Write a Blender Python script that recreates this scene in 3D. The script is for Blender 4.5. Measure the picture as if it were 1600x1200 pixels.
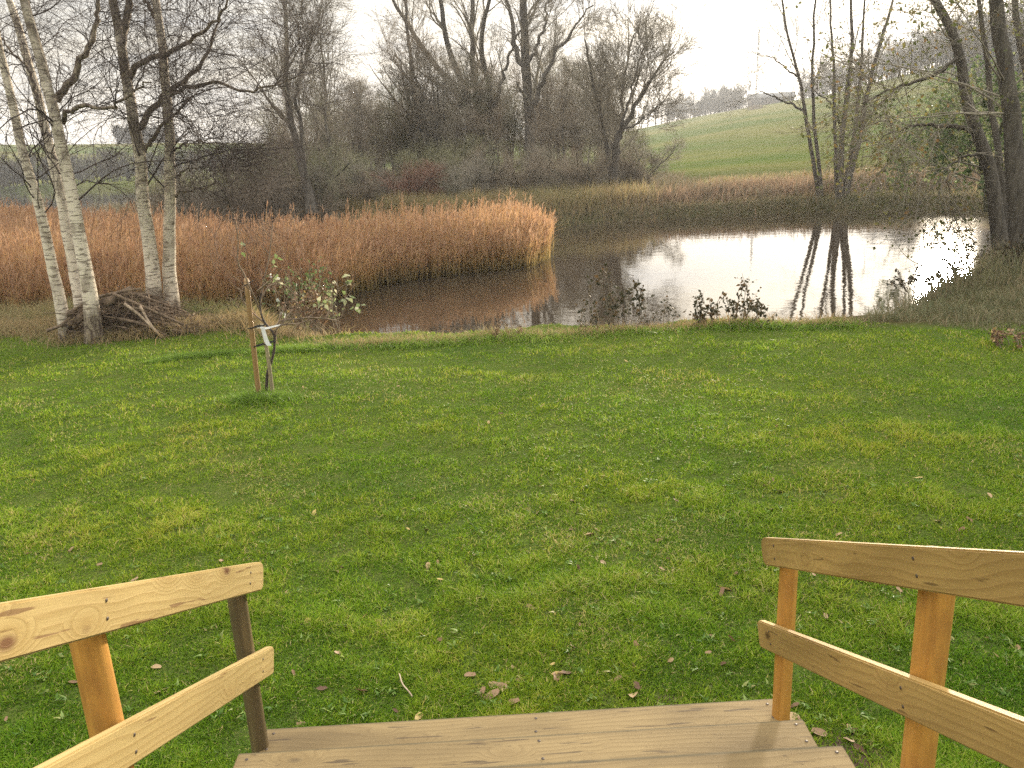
import bpy, math, time
import numpy as np
from math import radians, sin, cos, pi
T0 = time.time()
for o in list(bpy.data.objects): bpy.data.objects.remove(o)
S = bpy.context.scene
COL = S.collection

# ------------------------------------------------------------------ camera
F, PITCH, ROLL, H = 1268.0, 0.2793, -0.0472, 2.25
fw = np.array([0, cos(PITCH), -sin(PITCH)]); rt = np.array([1., 0, 0]); up0 = np.cross(rt, fw)
R2 = cos(ROLL)*rt + sin(ROLL)*up0; U2 = -sin(ROLL)*rt + cos(ROLL)*up0
O = np.array([0, 0, H])
cam = bpy.data.cameras.new("camera"); camo = bpy.data.objects.new("camera", cam); COL.objects.link(camo)
from mathutils import Matrix, Vector
m3 = Matrix((R2, U2, -fw)).transposed()
camo.matrix_world = Matrix.Translation((0, 0, H)) @ m3.to_4x4()
cam.sensor_fit = 'HORIZONTAL'; cam.sensor_width = 36; cam.lens = 36*F/1600; cam.clip_start = .05; cam.clip_end = 6000
S.camera = camo

def ray(u, v):
    d = fw + (u-800)/F*R2 + (600-v)/F*U2
    return d
def onz(u, v, z=0.):
    d = ray(u, v); t = (z-H)/d[2]; return O + t*d
def ony(u, v, Y):
    d = ray(u, v); return O + d*Y/d[1]
def azof(u, v=200):
    d = ray(u, v); return math.atan2(d[0], d[1])

# ------------------------------------------------------------------ light
SUN_AZ, SUN_EL = radians(28.5), radians(9.0)
sd = Vector((sin(SUN_AZ)*cos(SUN_EL), cos(SUN_AZ)*cos(SUN_EL), sin(SUN_EL)))
sun = bpy.data.lights.new("sun", 'SUN'); sun.energy = 3.4; sun.angle = radians(3.0); sun.color = (1, .86, .66)
suno = bpy.data.objects.new("sun", sun); COL.objects.link(suno)
suno.rotation_euler = sd.to_track_quat('Z', 'Y').to_euler()
W = bpy.data.worlds.new("World"); S.world = W; W.use_nodes = True
S.view_settings.view_transform = 'Standard'; S.view_settings.look = 'None'; S.view_settings.gamma = 1
S.view_settings.exposure = 2.3
S.render.engine = 'CYCLES'
S.cycles.max_bounces = 8; S.cycles.diffuse_bounces = 3; S.cycles.glossy_bounces = 3; S.cycles.transparent_max_bounces = 8
S.cycles.transmission_bounces = 4; S.cycles.volume_bounces = 0; S.cycles.caustics_reflective = False; S.cycles.caustics_refractive = False
try: S.cycles.use_denoising = False
except Exception: pass

class NT:
    """small node helper"""
    def __init__(s, tree): s.t = tree; s.n = tree.nodes; s.l = tree.links
    def add(s, typ, ins=None, **kw):
        nd = s.n.new(typ)
        for k, v in kw.items(): setattr(nd, k, v)
        for k, v in (ins or {}).items():
            if isinstance(v, bpy.types.NodeSocket): s.l.new(v, nd.inputs[k])
            else: nd.inputs[k].default_value = v
        return nd
    def ramp(s, fac, stops):
        r = s.n.new('ShaderNodeValToRGB'); s.l.new(fac, r.inputs[0]); e = r.color_ramp.elements
        while len(e) < len(stops): e.new(.5)
        for el, (p, c) in zip(e, stops):
            el.position = p
            if not hasattr(c, '__len__'): c = (c, c, c)
            el.color = tuple(c) + (1,) if len(c) == 3 else c
        return r.outputs[0]
    def mix(s, fac, a, b, mode='MIX'):
        nd = s.n.new('ShaderNodeMix'); nd.data_type = 'RGBA'; nd.blend_type = mode
        for k, v in ((0, fac), (6, a), (7, b)):
            if isinstance(v, bpy.types.NodeSocket): s.l.new(v, nd.inputs[k])
            else: nd.inputs[k].default_value = v if k == 0 or len(v) == 4 else tuple(v)+(1,)
        return nd.outputs[2]
    def math(s, op, a, b=None, c=None, clamp=False):
        nd = s.n.new('ShaderNodeMath'); nd.operation = op; nd.use_clamp = clamp
        for k, v in enumerate((a, b, c)):
            if v is None: continue
            if isinstance(v, bpy.types.NodeSocket): s.l.new(v, nd.inputs[k])
            else: nd.inputs[k].default_value = v
        return nd.outputs[0]
    def noise(s, vec, scale, detail=4, rough=.55, dist=0.):
        nd = s.add('ShaderNodeTexNoise', {'Scale': scale, 'Detail': detail, 'Roughness': rough, 'Distortion': dist})
        if vec is not None: s.l.new(vec, nd.inputs['Vector'])
        return nd.outputs['Fac']
    def mapping(s, vec, scale=(1, 1, 1), loc=(0, 0, 0), rot=(0, 0, 0)):
        return s.add('ShaderNodeMapping', {'Vector': vec, 'Scale': scale, 'Location': loc, 'Rotation': rot}).outputs[0]

# world: hazy sky with thin streaky cloud
w = NT(W.node_tree); w.n.clear()
sky = w.add('ShaderNodeTexSky', sky_type='NISHITA', sun_disc=False, sun_elevation=SUN_EL, sun_rotation=SUN_AZ,
            air_density=1.0, dust_density=2.0, ozone_density=1.0)
tc = w.add('ShaderNodeTexCoord').outputs['Generated']
sep = w.add('ShaderNodeSeparateXYZ', {0: tc})
zz = w.math('ADD', w.math('MAXIMUM', sep.outputs[2], 0.0), .07)
px_ = w.math('DIVIDE', sep.outputs[0], zz); py_ = w.math('DIVIDE', sep.outputs[1], zz)
cv = w.add('ShaderNodeCombineXYZ', {0: px_, 1: py_, 2: 0.}).outputs[0]
n1 = w.noise(w.mapping(cv, (.30, .8, 1), (1.7, .3, 0), (0, 0, .25)), 1.0, 6, .55, .4)
n2 = w.noise(w.mapping(cv, (.9, 3.2, 1), (4.2, 1.3, 0), (0, 0, .1)), 1.0, 5, .6, .3)
cl = w.math('ADD', w.math('MULTIPLY', n1, .6), w.math('MULTIPLY', n2, .4))
cloud = w.ramp(cl, [(.40, 0.), (.58, 1.)])
bw = w.add('ShaderNodeRGBToBW', {0: sky.outputs[0]}).outputs[0]
veil = w.mix(.86, sky.outputs[0], w.mix(1., w.add('ShaderNodeCombineColor', {0: bw, 1: bw, 2: bw}).outputs[0], (1.03, 1.0, .93), 'MULTIPLY'))
tint = w.ramp(cloud, [(0., (.50, .53, .60)), (.5, (1.0, .98, .95)), (1., (1.6, 1.5, 1.34))])
skyc = w.mix(1., veil, tint, 'MULTIPLY')
# overcast: the zenith is brighter than the low sky
ov = w.math('ADD', w.math('MULTIPLY', w.math('POWER', w.math('MAXIMUM', sep.outputs[2], 0.), .8), 2.6), .13)
skyc = w.mix(1., skyc, w.add('ShaderNodeCombineColor', {0: ov, 1: ov, 2: ov}).outputs[0], 'MULTIPLY')
# thin cloud lit up round the hidden sun
dt = w.add('ShaderNodeVectorMath', {0: tc, 1: tuple(sd)}, operation='DOT_PRODUCT').outputs['Value']
glow = w.math('POWER', w.math('MAXIMUM', dt, 0.), 26.)
skyc = w.mix(1., skyc, w.mix(1., w.add('ShaderNodeCombineColor', {0: glow, 1: glow, 2: glow}).outputs[0], (1.3, 1.27, 1.15), 'MULTIPLY'), 'ADD')
# high thin cloud evens the sky out: compress its range, keep the zenith brightest
lum = w.math('MULTIPLY', w.add('ShaderNodeRGBToBW', {0: skyc}).outputs[0], .15)
zen = w.math('ADD', w.math('MULTIPLY', w.math('POWER', w.math('MAXIMUM', sep.outputs[2], 0.), 2.), 5.8), 1.)
gain = w.math('MULTIPLY', w.math('MULTIPLY', w.math('POWER', w.math('MAXIMUM', lum, .01), -.55), .197), zen)
skyc = w.mix(1., skyc, w.add('ShaderNodeCombineColor', {0: gain, 1: gain, 2: gain}).outputs[0], 'MULTIPLY')
bg = w.add('ShaderNodeBackground', {'Color': skyc, 'Strength': .15})
w.l.new(bg.outputs[0], w.add('ShaderNodeOutputWorld').inputs[0])

# ------------------------------------------------------------------ helpers
def tag(o, label=None, cat=None, group=None, kind=None):
    if label: o['label'] = label
    if cat: o['category'] = cat
    if group: o['group'] = group
    if kind: o['kind'] = kind
    return o
def empty(name, loc=(0, 0, 0)):
    o = bpy.data.objects.new(name, None); COL.objects.link(o); o.location = loc; o.empty_display_size = .1; return o
def mesh_np(name, V, quads=None, tris=None, mat=None, parent=None, attrs=None, smooth=False, origin=None):
    V = np.asarray(V, float).reshape(-1, 3)
    if origin is not None: V = V - np.asarray(origin, float)
    me = bpy.data.meshes.new(name)
    nq = 0 if quads is None else len(quads); nt = 0 if tris is None else len(tris)
    me.vertices.add(len(V)); me.vertices.foreach_set('co', V.astype(np.float32).ravel())
    idx = []
    if nq: idx.append(np.asarray(quads).ravel())
    if nt: idx.append(np.asarray(tris).ravel())
    idx = np.concatenate(idx).astype(np.int32)
    me.loops.add(len(idx)); me.loops.foreach_set('vertex_index', idx)
    me.polygons.add(nq+nt)
    st = np.concatenate([np.arange(nq)*4, nq*4+np.arange(nt)*3]).astype(np.int32)
    me.polygons.foreach_set('loop_start', st)
    me.update(calc_edges=True)
    if smooth: me.polygons.foreach_set('use_smooth', np.ones(nq+nt, bool))
    for k, a in (attrs or {}).items():
        at = me.attributes.new(k, 'FLOAT', 'POINT'); at.data.foreach_set('value', np.asarray(a, np.float32).ravel())
    if mat: me.materials.append(mat)
    o = bpy.data.objects.new(name, me); COL.objects.link(o)
    if origin is not None and parent is None: o.location = tuple(origin)
    if parent: o.parent = parent
    return o
def copy_tree(o, parent=None):
    c = o.copy(); COL.objects.link(c); c.parent = parent
    for ch in list(o.children): copy_tree(ch, c)
    return c

def norm(a): return a/np.maximum(np.linalg.norm(a, axis=-1, keepdims=True), 1e-9)
def tubes(P, R, sides):
    """P (N,K,3), R (N,K) -> verts, quads"""
    N, K, _ = P.shape
    Tn = np.empty_like(P); Tn[:, 1:-1] = P[:, 2:]-P[:, :-2]; Tn[:, 0] = P[:, 1]-P[:, 0]; Tn[:, -1] = P[:, -1]-P[:, -2]
    Tn = norm(Tn); ov = norm(P[:, -1]-P[:, 0])
    ref = np.eye(3)[np.argmin(np.abs(ov), axis=1)][:, None, :]
    A = norm(np.cross(Tn, ref)); B = np.cross(Tn, A)
    a = np.arange(sides)*2*pi/sides
    V = P[:, :, None, :] + R[:, :, None, None]*(A[:, :, None, :]*np.cos(a)[None, None, :, None] + B[:, :, None, :]*np.sin(a)[None, None, :, None])
    base = (np.arange(N)*K*sides)[:, None, None]; k = (np.arange(K-1)*sides)[None, :, None]; s = np.arange(sides)[None, None, :]; s1 = (s+1) % sides
    q = np.stack([base+k+s, base+k+s1, base+k+sides+s1, base+k+sides+s], -1).reshape(-1, 4)
    return V.reshape(-1, 3), q
class Geo:
    def __init__(s): s.V = []; s.Q = []; s.T = []; s.n = 0; s.A = []
    def add(s, V, q=None, t=None, a=None):
        V = V.reshape(-1, 3); s.V.append(V)
        if q is not None and len(q): s.Q.append(q+s.n)
        if t is not None and len(t): s.T.append(t+s.n)
        s.A.append(np.zeros(len(V)) if a is None else np.broadcast_to(a, (len(V),)) if np.ndim(a) == 0 else np.asarray(a).ravel())
        s.n += len(V)
    def build(s, name, mat, parent=None, smooth=False, origin=None):
        return mesh_np(name, np.concatenate(s.V), np.concatenate(s.Q) if s.Q else None, np.concatenate(s.T) if s.T else None,
                       mat, parent, {'v': np.concatenate(s.A)}, smooth, origin)
def resample(pts, K):
    P = np.asarray(pts, float); n = len(P)
    if n > 2:
        out = []; E = np.vstack([2*P[0]-P[1], P, 2*P[-1]-P[-2]])
        for i in range(n-1):
            p0, p1, p2, p3 = E[i:i+4]; t = np.linspace(0, 1, 8, endpoint=False)[:, None]
            out.append(.5*((2*p1)+(-p0+p2)*t+(2*p0-5*p1+4*p2-p3)*t*t+(-p0+3*p1-3*p2+p3)*t**3))
        P = np.vstack(out+[P[-1:]])
    d = np.r_[0, np.cumsum(np.linalg.norm(np.diff(P, axis=0), axis=1))]
    t = np.linspace(0, d[-1], K)
    return np.stack([np.interp(t, d, P[:, i]) for i in range(3)], 1)

def grow(rng, P, R, n, t0, t1, L, ang, up, wig, K, rf=.5, rmin=.002, taper=.25, droop=0., flat=0., Lvar=.35, tfall=.5):
    """children of every parent branch; returns P,R"""
    N, Kp, _ = P.shape
    par = np.repeat(np.arange(N), n); M = len(par)
    t = rng.uniform(t0, t1, M); f = t*(Kp-1); i = np.minimum(f.astype(int), Kp-2); fr = (f-i)[:, None]
    p = P[par, i]*(1-fr)+P[par, i+1]*fr; r = R[par, i]*(1-fr[:, 0])+R[par, i+1]*fr[:, 0]
    tg = norm(P[par, i+1]-P[par, i])
    rv = rng.normal(size=(M, 3)); rv[:, 2] *= (1-flat); side = norm(rv-tg*(rv*tg).sum(1, keepdims=True))
    a = rng.uniform(ang[0], ang[1], M)[:, None]
    d = norm(tg*np.cos(a)+side*np.sin(a))
    Lm = L*(1-tfall*(t-t0)/(max(t1-t0, 1e-6)))*rng.uniform(1-Lvar, 1+Lvar, M)
    C = np.empty((M, K, 3)); C[:, 0] = p; st = (Lm/(K-1))[:, None]
    for k in range(1, K):
        d = d+rng.normal(size=(M, 3))*wig; d[:, 2] += up-droop*k/K; d = norm(d); C[:, k] = C[:, k-1]+d*st
    r0 = np.maximum(r*rf*rng.uniform(.7, 1.1, M), rmin)
    Rr = np.maximum(r0[:, None]*np.linspace(1, taper, K)[None], rmin*.7)
    return C, Rr
def leaves_on(rng, P, n, size, K=None, droop=.3):
    N, Kp, _ = P.shape; par = np.repeat(np.arange(N), n); M = len(par); i = rng.integers(max(0, Kp//2-1), Kp, M)
    c = P[par, i]+rng.normal(size=(M, 3))*size*.12
    a = norm(rng.normal(size=(M, 3))-np.array([0, 0, droop])); b = norm(np.cross(a, rng.normal(size=(M, 3)))); nn = np.cross(a, b)
    s = (size*rng.uniform(.55, 1.2, M))[:, None]
    V = np.stack([c, c+a*s*.35+b*s*.33+nn*s*.06, c+a*s, c+a*s*.35-b*s*.33+nn*s*.06], 1)
    q = np.arange(M)[:, None]*4
    T = np.concatenate([q+[0, 1, 2], q+[0, 2, 3]])
    return V.reshape(-1, 3), T, np.repeat(rng.uniform(0, 1, M), 4)
def blades(rng, c, h, w, lean, seg=1, leandir=None):
    """grass blades: c (M,3) base, h,w (M,), lean (M,) """
    M = len(c); th = rng.uniform(0, 2*pi, M)
    if leandir is not None: th = leandir + rng.normal(size=M)*.6
    ld = np.stack([np.cos(th), np.sin(th), np.zeros(M)], 1)
    ph = rng.uniform(0, 2*pi, M); sd_ = np.stack([np.cos(ph), np.sin(ph), np.zeros(M)], 1)
    z = np.array([0, 0, 1.]); Vs = []
    for k in range(seg+1):
        t = k/(seg+1); pc = c+z*(h*t*(1-.25*lean*t))[:, None]+ld*(h*lean*t*t)[:, None]; ww = (w*(1-.35*t)*.5)[:, None]
        Vs += [pc-sd_*ww, pc+sd_*ww]
    Vs.append(c+z*(h*(1-.25*lean))[:, None]+ld*(h*lean)[:, None])
    V = np.stack(Vs, 1); nv = V.shape[1]; b = (np.arange(M)*nv)[:, None]
    Q = np.concatenate([b+np.array([2*k, 2*k+1, 2*k+3, 2*k+2]) for k in range(seg)]) if seg else None
    T = b+np.array([2*seg, 2*seg+1, 2*seg+2])
    return V.reshape(-1, 3), Q, T, nv

# ------------------------------------------------------------------ materials
def mat(name):
    m = bpy.data.materials.new(name); m.use_nodes = True; t = NT(m.node_tree); t.n.clear()
    out = t.add('ShaderNodeOutputMaterial'); return m, t, out
def attr(t, name='v'): return t.add('ShaderNodeAttribute', attribute_name=name).outputs['Fac']
def simple(name, col, rough=.8, col2=None, scale=8., bump=0., spec=.3, coords='Object'):
    m, t, out = mat(name); tcn = t.add('ShaderNodeTexCoord').outputs[coords]
    n = t.noise(tcn, scale, 5, .6); c = t.mix(t.ramp(n, [(.35, 0), (.65, 1)]), col, col2 or tuple(x*.6 for x in col))
    p = t.add('ShaderNodeBsdfPrincipled', {'Base Color': c, 'Roughness': rough, 'Specular IOR Level': spec})
    if bump: t.l.new(t.add('ShaderNodeBump', {'Height': n, 'Strength': bump, 'Distance': .02}).outputs[0], p.inputs['Normal'])
    t.l.new(p.outputs[0], out.inputs[0]); return m
def leafy(name, stops, trans=.45, rough=.6, nscale=None, nstops=None, spec=.2):
    """thin foliage: colour by the per-leaf attribute v, optionally multiplied by a patch noise"""
    m, t, out = mat(name); c = t.ramp(attr(t), stops)
    if nscale:
        g = t.add('ShaderNodeNewGeometry').outputs['Position']
        c = t.mix(1., c, t.ramp(t.noise(g, nscale, 4, .6), nstops), 'MULTIPLY')
    d = t.add('ShaderNodeBsdfPrincipled', {'Base Color': c, 'Roughness': rough, 'Specular IOR Level': spec})
    tr = t.add('ShaderNodeBsdfTranslucent', {'Color': c})
    mx = t.add('ShaderNodeMixShader', {0: trans, 1: d.outputs[0], 2: tr.outputs[0]})
    t.l.new(mx.outputs[0], out.inputs[0]); return m

def wood_mat(name, base, dark, knot, seed=0., knots=1.0, stain=.3, gloss=.55, edge=0.):
    """planed softwood, grain along local X"""
    m, t, out = mat(name)
    oc = t.add('ShaderNodeTexCoord').outputs['Object']
    oi = t.add('ShaderNodeObjectInfo').outputs['Random']
    off = t.add('ShaderNodeCombineXYZ', {0: t.math('MULTIPLY', oi, 37.), 1: t.math('MULTIPLY', oi, 3.), 2: seed}).outputs[0]
    v = t.add('ShaderNodeVectorMath', {0: oc, 1: off}, operation='ADD').outputs[0]
    # knots: sparse voronoi cells stretched along the grain
    vk = t.mapping(v, (3.2, 7.0, 7.0)); vo = t.add('ShaderNodeTexVoronoi', {'Vector': vk, 'Scale': 1., 'Randomness': .9})
    kd = vo.outputs['Distance']
    pick = t.math('GREATER_THAN', t.add('ShaderNodeSeparateColor', {0: vo.outputs['Color']}).outputs[0], 1-.8*knots)
    kf = t.math('MULTIPLY', t.ramp(kd, [(.0, 1.), (.35, 0.)]), pick)
    warp = t.noise(t.mapping(v, (1.3, 5, 5)), 1., 2, .45)
    h = t.math('ADD', t.math('MULTIPLY', warp, 7.0), t.math('MULTIPLY', kf, 4.5))
    sepv = t.add('ShaderNodeSeparateXYZ', {0: t.mapping(v, (.35, 1, 1))})
    rr = t.math('ADD', t.math('MULTIPLY', sepv.outputs[1], 34.), t.math('MULTIPLY', sepv.outputs[2], 46.))
    ph = t.math('ADD', rr, h)
    ring = t.math('FRACT', ph)
    rc = t.ramp(ring, [(0., 0.05), (.5, .25), (.86, 1.), (1., 0.1)])
    fib = t.noise(t.mapping(v, (6, 190, 190)), 1., 3, .6)
    c = t.mix(t.math('MULTIPLY', rc, .62), base, dark)
    c = t.mix(t.math('MULTIPLY', t.ramp(fib, [(.35, 0), (.7, 1)]), .3), c, dark)
    big = t.noise(t.mapping(v, (1.5, 5, 5)), 1., 3, .5)
    c = t.mix(t.math('MULTIPLY', t.ramp(big, [(.42, 0), (.68, 1)]), stain), c, tuple(a*.62 for a in dark))
    kk = t.math('MULTIPLY', t.ramp(kd, [(.05, 1.), (.13, 0.)]), pick)
    halo = t.math('MULTIPLY', t.ramp(kd, [(.10, 0.), (.15, 1.), (.30, 0.)]), pick)
    c = t.mix(t.math('MULTIPLY', halo, .45), c, dark)
    crk = t.math('MULTIPLY', t.ramp(t.noise(t.mapping(v, (5, 60, 60), (7, 3, 1)), 1., 2, .5), [(.66, 0), (.70, 1)]), .7)
    c = t.mix(crk, c, knot)
    spk = t.math('MULTIPLY', t.ramp(t.noise(t.mapping(v, (40, 90, 90)), 1., 3, .6), [(.64, 0), (.72, 1)]), stain)
    c = t.mix(spk, c, tuple(a*.5 for a in dark))
    c = t.mix(t.math('MULTIPLY', kk, .95), c, knot)
    if edge:   # shade of the tread joints, painted as a dark line along both arrises
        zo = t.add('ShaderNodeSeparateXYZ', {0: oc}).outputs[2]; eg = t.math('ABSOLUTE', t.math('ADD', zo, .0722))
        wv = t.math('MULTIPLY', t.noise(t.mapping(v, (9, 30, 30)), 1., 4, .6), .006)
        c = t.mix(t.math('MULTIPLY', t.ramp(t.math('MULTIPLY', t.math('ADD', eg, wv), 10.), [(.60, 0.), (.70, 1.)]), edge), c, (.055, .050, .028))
    p = t.add('ShaderNodeBsdfPrincipled', {'Base Color': c, 'Roughness': gloss, 'Specular IOR Level': .35})
    b = t.add('ShaderNodeBump', {'Height': t.math('ADD', rc, fib), 'Strength': .18, 'Distance': .002})
    t.l.new(b.outputs[0], p.inputs['Normal']); t.l.new(p.outputs[0], out.inputs[0]); return m
M = {}
M['rail_pale'] = wood_mat('pale_pine', (.42, .315, .135), (.28, .185, .062), (.12, .05, .02), 1.3, 1.15, .32)
M['rail_tan'] = wood_mat('tan_pine', (.44, .29, .10), (.27, .16, .05), (.08, .04, .015), 5.3, 1.15, .6)
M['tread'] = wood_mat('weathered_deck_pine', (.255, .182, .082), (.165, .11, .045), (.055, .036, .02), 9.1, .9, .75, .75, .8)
def post_mat(name, a, b, c_):
    m, t, out = mat(name); oc = t.add('ShaderNodeTexCoord').outputs['Object']
    f = t.noise(t.mapping(oc, (60, 60, 2.2)), 1., 5, .6); g = t.noise(t.mapping(oc, (9, 9, 3)), 1., 4, .6)
    c = t.mix(t.ramp(f, [(.35, 0), (.7, 1)]), a, b); c = t.mix(t.ramp(g, [(.5, 0), (.72, 1)]), c, c_)
    p = t.add('ShaderNodeBsdfPrincipled', {'Base Color': c, 'Roughness': .5, 'Specular IOR Level': .4})
    t.l.new(t.add('ShaderNodeBump', {'Height': f, 'Strength': .35, 'Distance': .004}).outputs[0], p.inputs['Normal'])
    t.l.new(p.outputs[0], out.inputs[0]); return m
M['post_orange'] = post_mat('orange_brown_round_post', (.56, .29, .065), (.42, .20, .04), (.28, .13, .035))
M['post_dark'] = post_mat('dark_olive_round_post', (.15, .11, .05), (.09, .065, .032), (.07, .055, .03))
M['post_end'] = simple('sawn_end_grain', (.46, .36, .18), .8, (.3, .22, .1), 60)
M['screw'] = simple('rusty_screw', (.10, .07, .05), .5, (.05, .04, .035), 200)
M['stake'] = post_mat('weathered_stake', (.30, .18, .07), (.22, .13, .055), (.15, .11, .06))
M['stake_grey'] = post_mat('grey_stake', (.34, .28, .17), (.24, .19, .11), (.16, .13, .08))
M['strap'] = simple('black_rubber_tie', (.015, .015, .015), .6)
M['tape'] = simple('white_tape', (.75, .74, .72), .6, (.6, .6, .58), 20)

def birch_mat(nm='birch_bark', off=0.):
    m, t, out = mat(nm); g = t.add('ShaderNodeTexCoord').outputs['Object']; v = attr(t)
    a = t.noise(t.mapping(g, (7, 7, 42)), 1., 4, .6, .3); lent = t.ramp(a, [(.55, 0), (.60, 1)])
    b = t.noise(t.mapping(g, (4.5, 4.5, 3.2)), 1., 5, .62, .5); patch = t.ramp(b, [(.54, 0), (.60, 1)])
    vo = t.add('ShaderNodeTexVoronoi', {'Vector': t.mapping(g, (9, 9, 16)), 'Scale': 1.}).outputs['Distance']
    crack = t.ramp(t.noise(t.mapping(g, (26, 26, 11)), 1., 4, .7), [(.46, 0), (.56, 1)])
    c = t.mix(t.noise(g, 3., 3), (.80, .71, .58), (.56, .48, .38))
    c = t.mix(t.math('MULTIPLY', lent, .75), c, (.12, .085, .06))
    # v: 1 at the foot and on grey-brown upper limbs, 0 on white bark
    low = t.ramp(t.math('ADD', t.math('ADD', v, off), t.math('MULTIPLY', b, .75)), [(.66, 0), (.90, 1)])
    c = t.mix(t.math('MULTIPLY', patch, .45), c, (.17, .12, .085))
    rough = t.mix(crack, (.26, .21, .15), (.09, .065, .05))
    c = t.mix(low, c, rough)
    p = t.add('ShaderNodeBsdfPrincipled', {'Base Color': c, 'Roughness': .75, 'Specular IOR Level': .25})
    hb = t.math('ADD', t.math('MULTIPLY', lent, -.5), t.math('MULTIPLY', t.math('MULTIPLY', crack, low), -1.))
    t.l.new(t.add('ShaderNodeBump', {'Height': hb, 'Strength': .6, 'Distance': .015}).outputs[0], p.inputs['Normal'])
    t.l.new(p.outputs[0], out.inputs[0]); return m
M['birch'] = birch_mat(); M['birch_rough'] = birch_mat('rough_birch_bark', .24)
M['twig_dark'] = simple('dark_birch_twig', (.075, .055, .045), .8, (.045, .034, .03), 3)
def bark(name, a, b, sc=(14, 14, 3)):
    m, t, out = mat(name); g = t.add('ShaderNodeTexCoord').outputs['Object']
    n = t.noise(t.mapping(g, sc), 1., 5, .65); c = t.mix(t.ramp(n, [(.38, 0), (.62, 1)]), a, b)
    p = t.add('ShaderNodeBsdfPrincipled', {'Base Color': c, 'Roughness': .9, 'Specular IOR Level': .2})
    t.l.new(t.add('ShaderNodeBump', {'Height': n, 'Strength': .5, 'Distance': .03}).outputs[0], p.inputs['Normal'])
    t.l.new(p.outputs[0], out.inputs[0]); return m
M['bark'] = bark('grey_brown_bark', (.115, .10, .08), (.06, .052, .042))
M['bark_green'] = bark('mossy_bark', (.10, .10, .055), (.055, .05, .035))
M['twig_grey'] = simple('grey_twigs', (.27, .24, .18), .9, (.18, .155, .12), .8)
M['twig_brown'] = simple('brown_twigs', (.25, .205, .145), .9, (.18, .14, .10), .8)
M['twig_red'] = simple('reddish_twigs', (.23, .125, .085), .9, (.17, .10, .07), .8)
M['twig_olive'] = simple('olive_twigs', (.23, .22, .12), .9, (.16, .15, .09), .8)
M['leaf_alder'] = leafy('late_alder_leaves', [(0, (.055, .065, .022)), (.5, (.10, .11, .035)), (.8, (.16, .14, .045)), (1, (.17, .10, .04))], .5)
M['leaf_green'] = leafy('green_shrub_leaves', [(0, (.05, .085, .03)), (.6, (.10, .15, .05)), (1, (.26, .28, .14))], .45)
M['leaf_dark'] = leafy('dark_sapling_leaves', [(0, (.035, .035, .02)), (.6, (.06, .055, .028)), (1, (.12, .07, .03))], .35)
M['leaf_pale'] = leafy('pale_young_leaves', [(0, (.13, .18, .06)), (.6, (.24, .28, .13)), (1, (.45, .42, .30))], .5)
M['litter'] = leafy('fallen_leaf', [(0, (.10, .055, .035)), (.5, (.22, .13, .075)), (.85, (.34, .23, .14)), (1, (.50, .36, .13))], .2)
M['lawn_blade'] = leafy('lawn_grass', [(0, (.045, .095, .007)), (.3, (.10, .185, .010)), (.55, (.175, .275, .015)), (.8, (.29, .36, .03)), (.93, (.42, .36, .11)), (1, (.50, .40, .21))], .42, .5,
                        .55, [(.3, (.72, .92, .8)), (.5, (1, 1, 1)), (.7, (1.16, 1.03, .92))], .12)
M['long_grass'] = leafy('long_green_grass', [(0, (.08, .15, .02)), (.5, (.18, .28, .035)), (.85, (.32, .38, .08)), (1, (.50, .42, .18))], .45, .5)
M['rosette'] = leafy('broad_weed_leaves', [(0, (.05, .11, .015)), (.5, (.11, .19, .03)), (.9, (.22, .29, .08)), (1, (.30, .24, .10))], .3, .5)
M['dry_grass'] = leafy('dry_bank_grass', [(0, (.11, .14, .04)), (.3, (.25, .22, .10)), (.65, (.33, .23, .12)), (1, (.48, .34, .19))], .4, .7)
M['weed_grey'] = leafy('grey_brown_bank_weeds', [(0, (.09, .105, .05)), (.4, (.17, .165, .085)), (.75, (.28, .21, .13)), (1, (.42, .34, .21))], .4, .7)
M['bramble'] = leafy('bramble_and_bank_weeds', [(0, (.10, .10, .055)), (.35, (.16, .135, .085)), (.7, (.29, .19, .125)), (1, (.42, .30, .19))], .35, .8)
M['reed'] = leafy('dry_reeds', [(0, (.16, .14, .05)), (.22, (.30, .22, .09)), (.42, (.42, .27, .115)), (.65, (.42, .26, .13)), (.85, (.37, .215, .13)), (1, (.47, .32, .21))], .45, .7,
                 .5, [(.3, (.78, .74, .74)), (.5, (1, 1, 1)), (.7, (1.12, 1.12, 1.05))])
M['wood_far'] = simple('distant_trees', (.05, .055, .045), .9, (.035, .04, .035), .2)
M['wood_far2'] = simple('distant_mixed_wood', (.085, .075, .055), .9, (.05, .05, .035), .15)
M['barn'] = simple('barn_boards', (.07, .06, .055), .8, (.05, .045, .04), 2)
M['barn_roof'] = simple('barn_roof_sheet', (.10, .10, .10), .6, (.07, .07, .07), 1)
M['steel'] = simple('mast_steel', (.2, .2, .2), .5, (.12, .12, .12), 1)
M['log'] = bark('dead_branch_bark', (.24, .175, .12), (.11, .08, .055), (9, 9, 9))
M['log_pale'] = bark('pale_dead_wood', (.42, .33, .24), (.24, .18, .12), (9, 9, 9))

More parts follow.
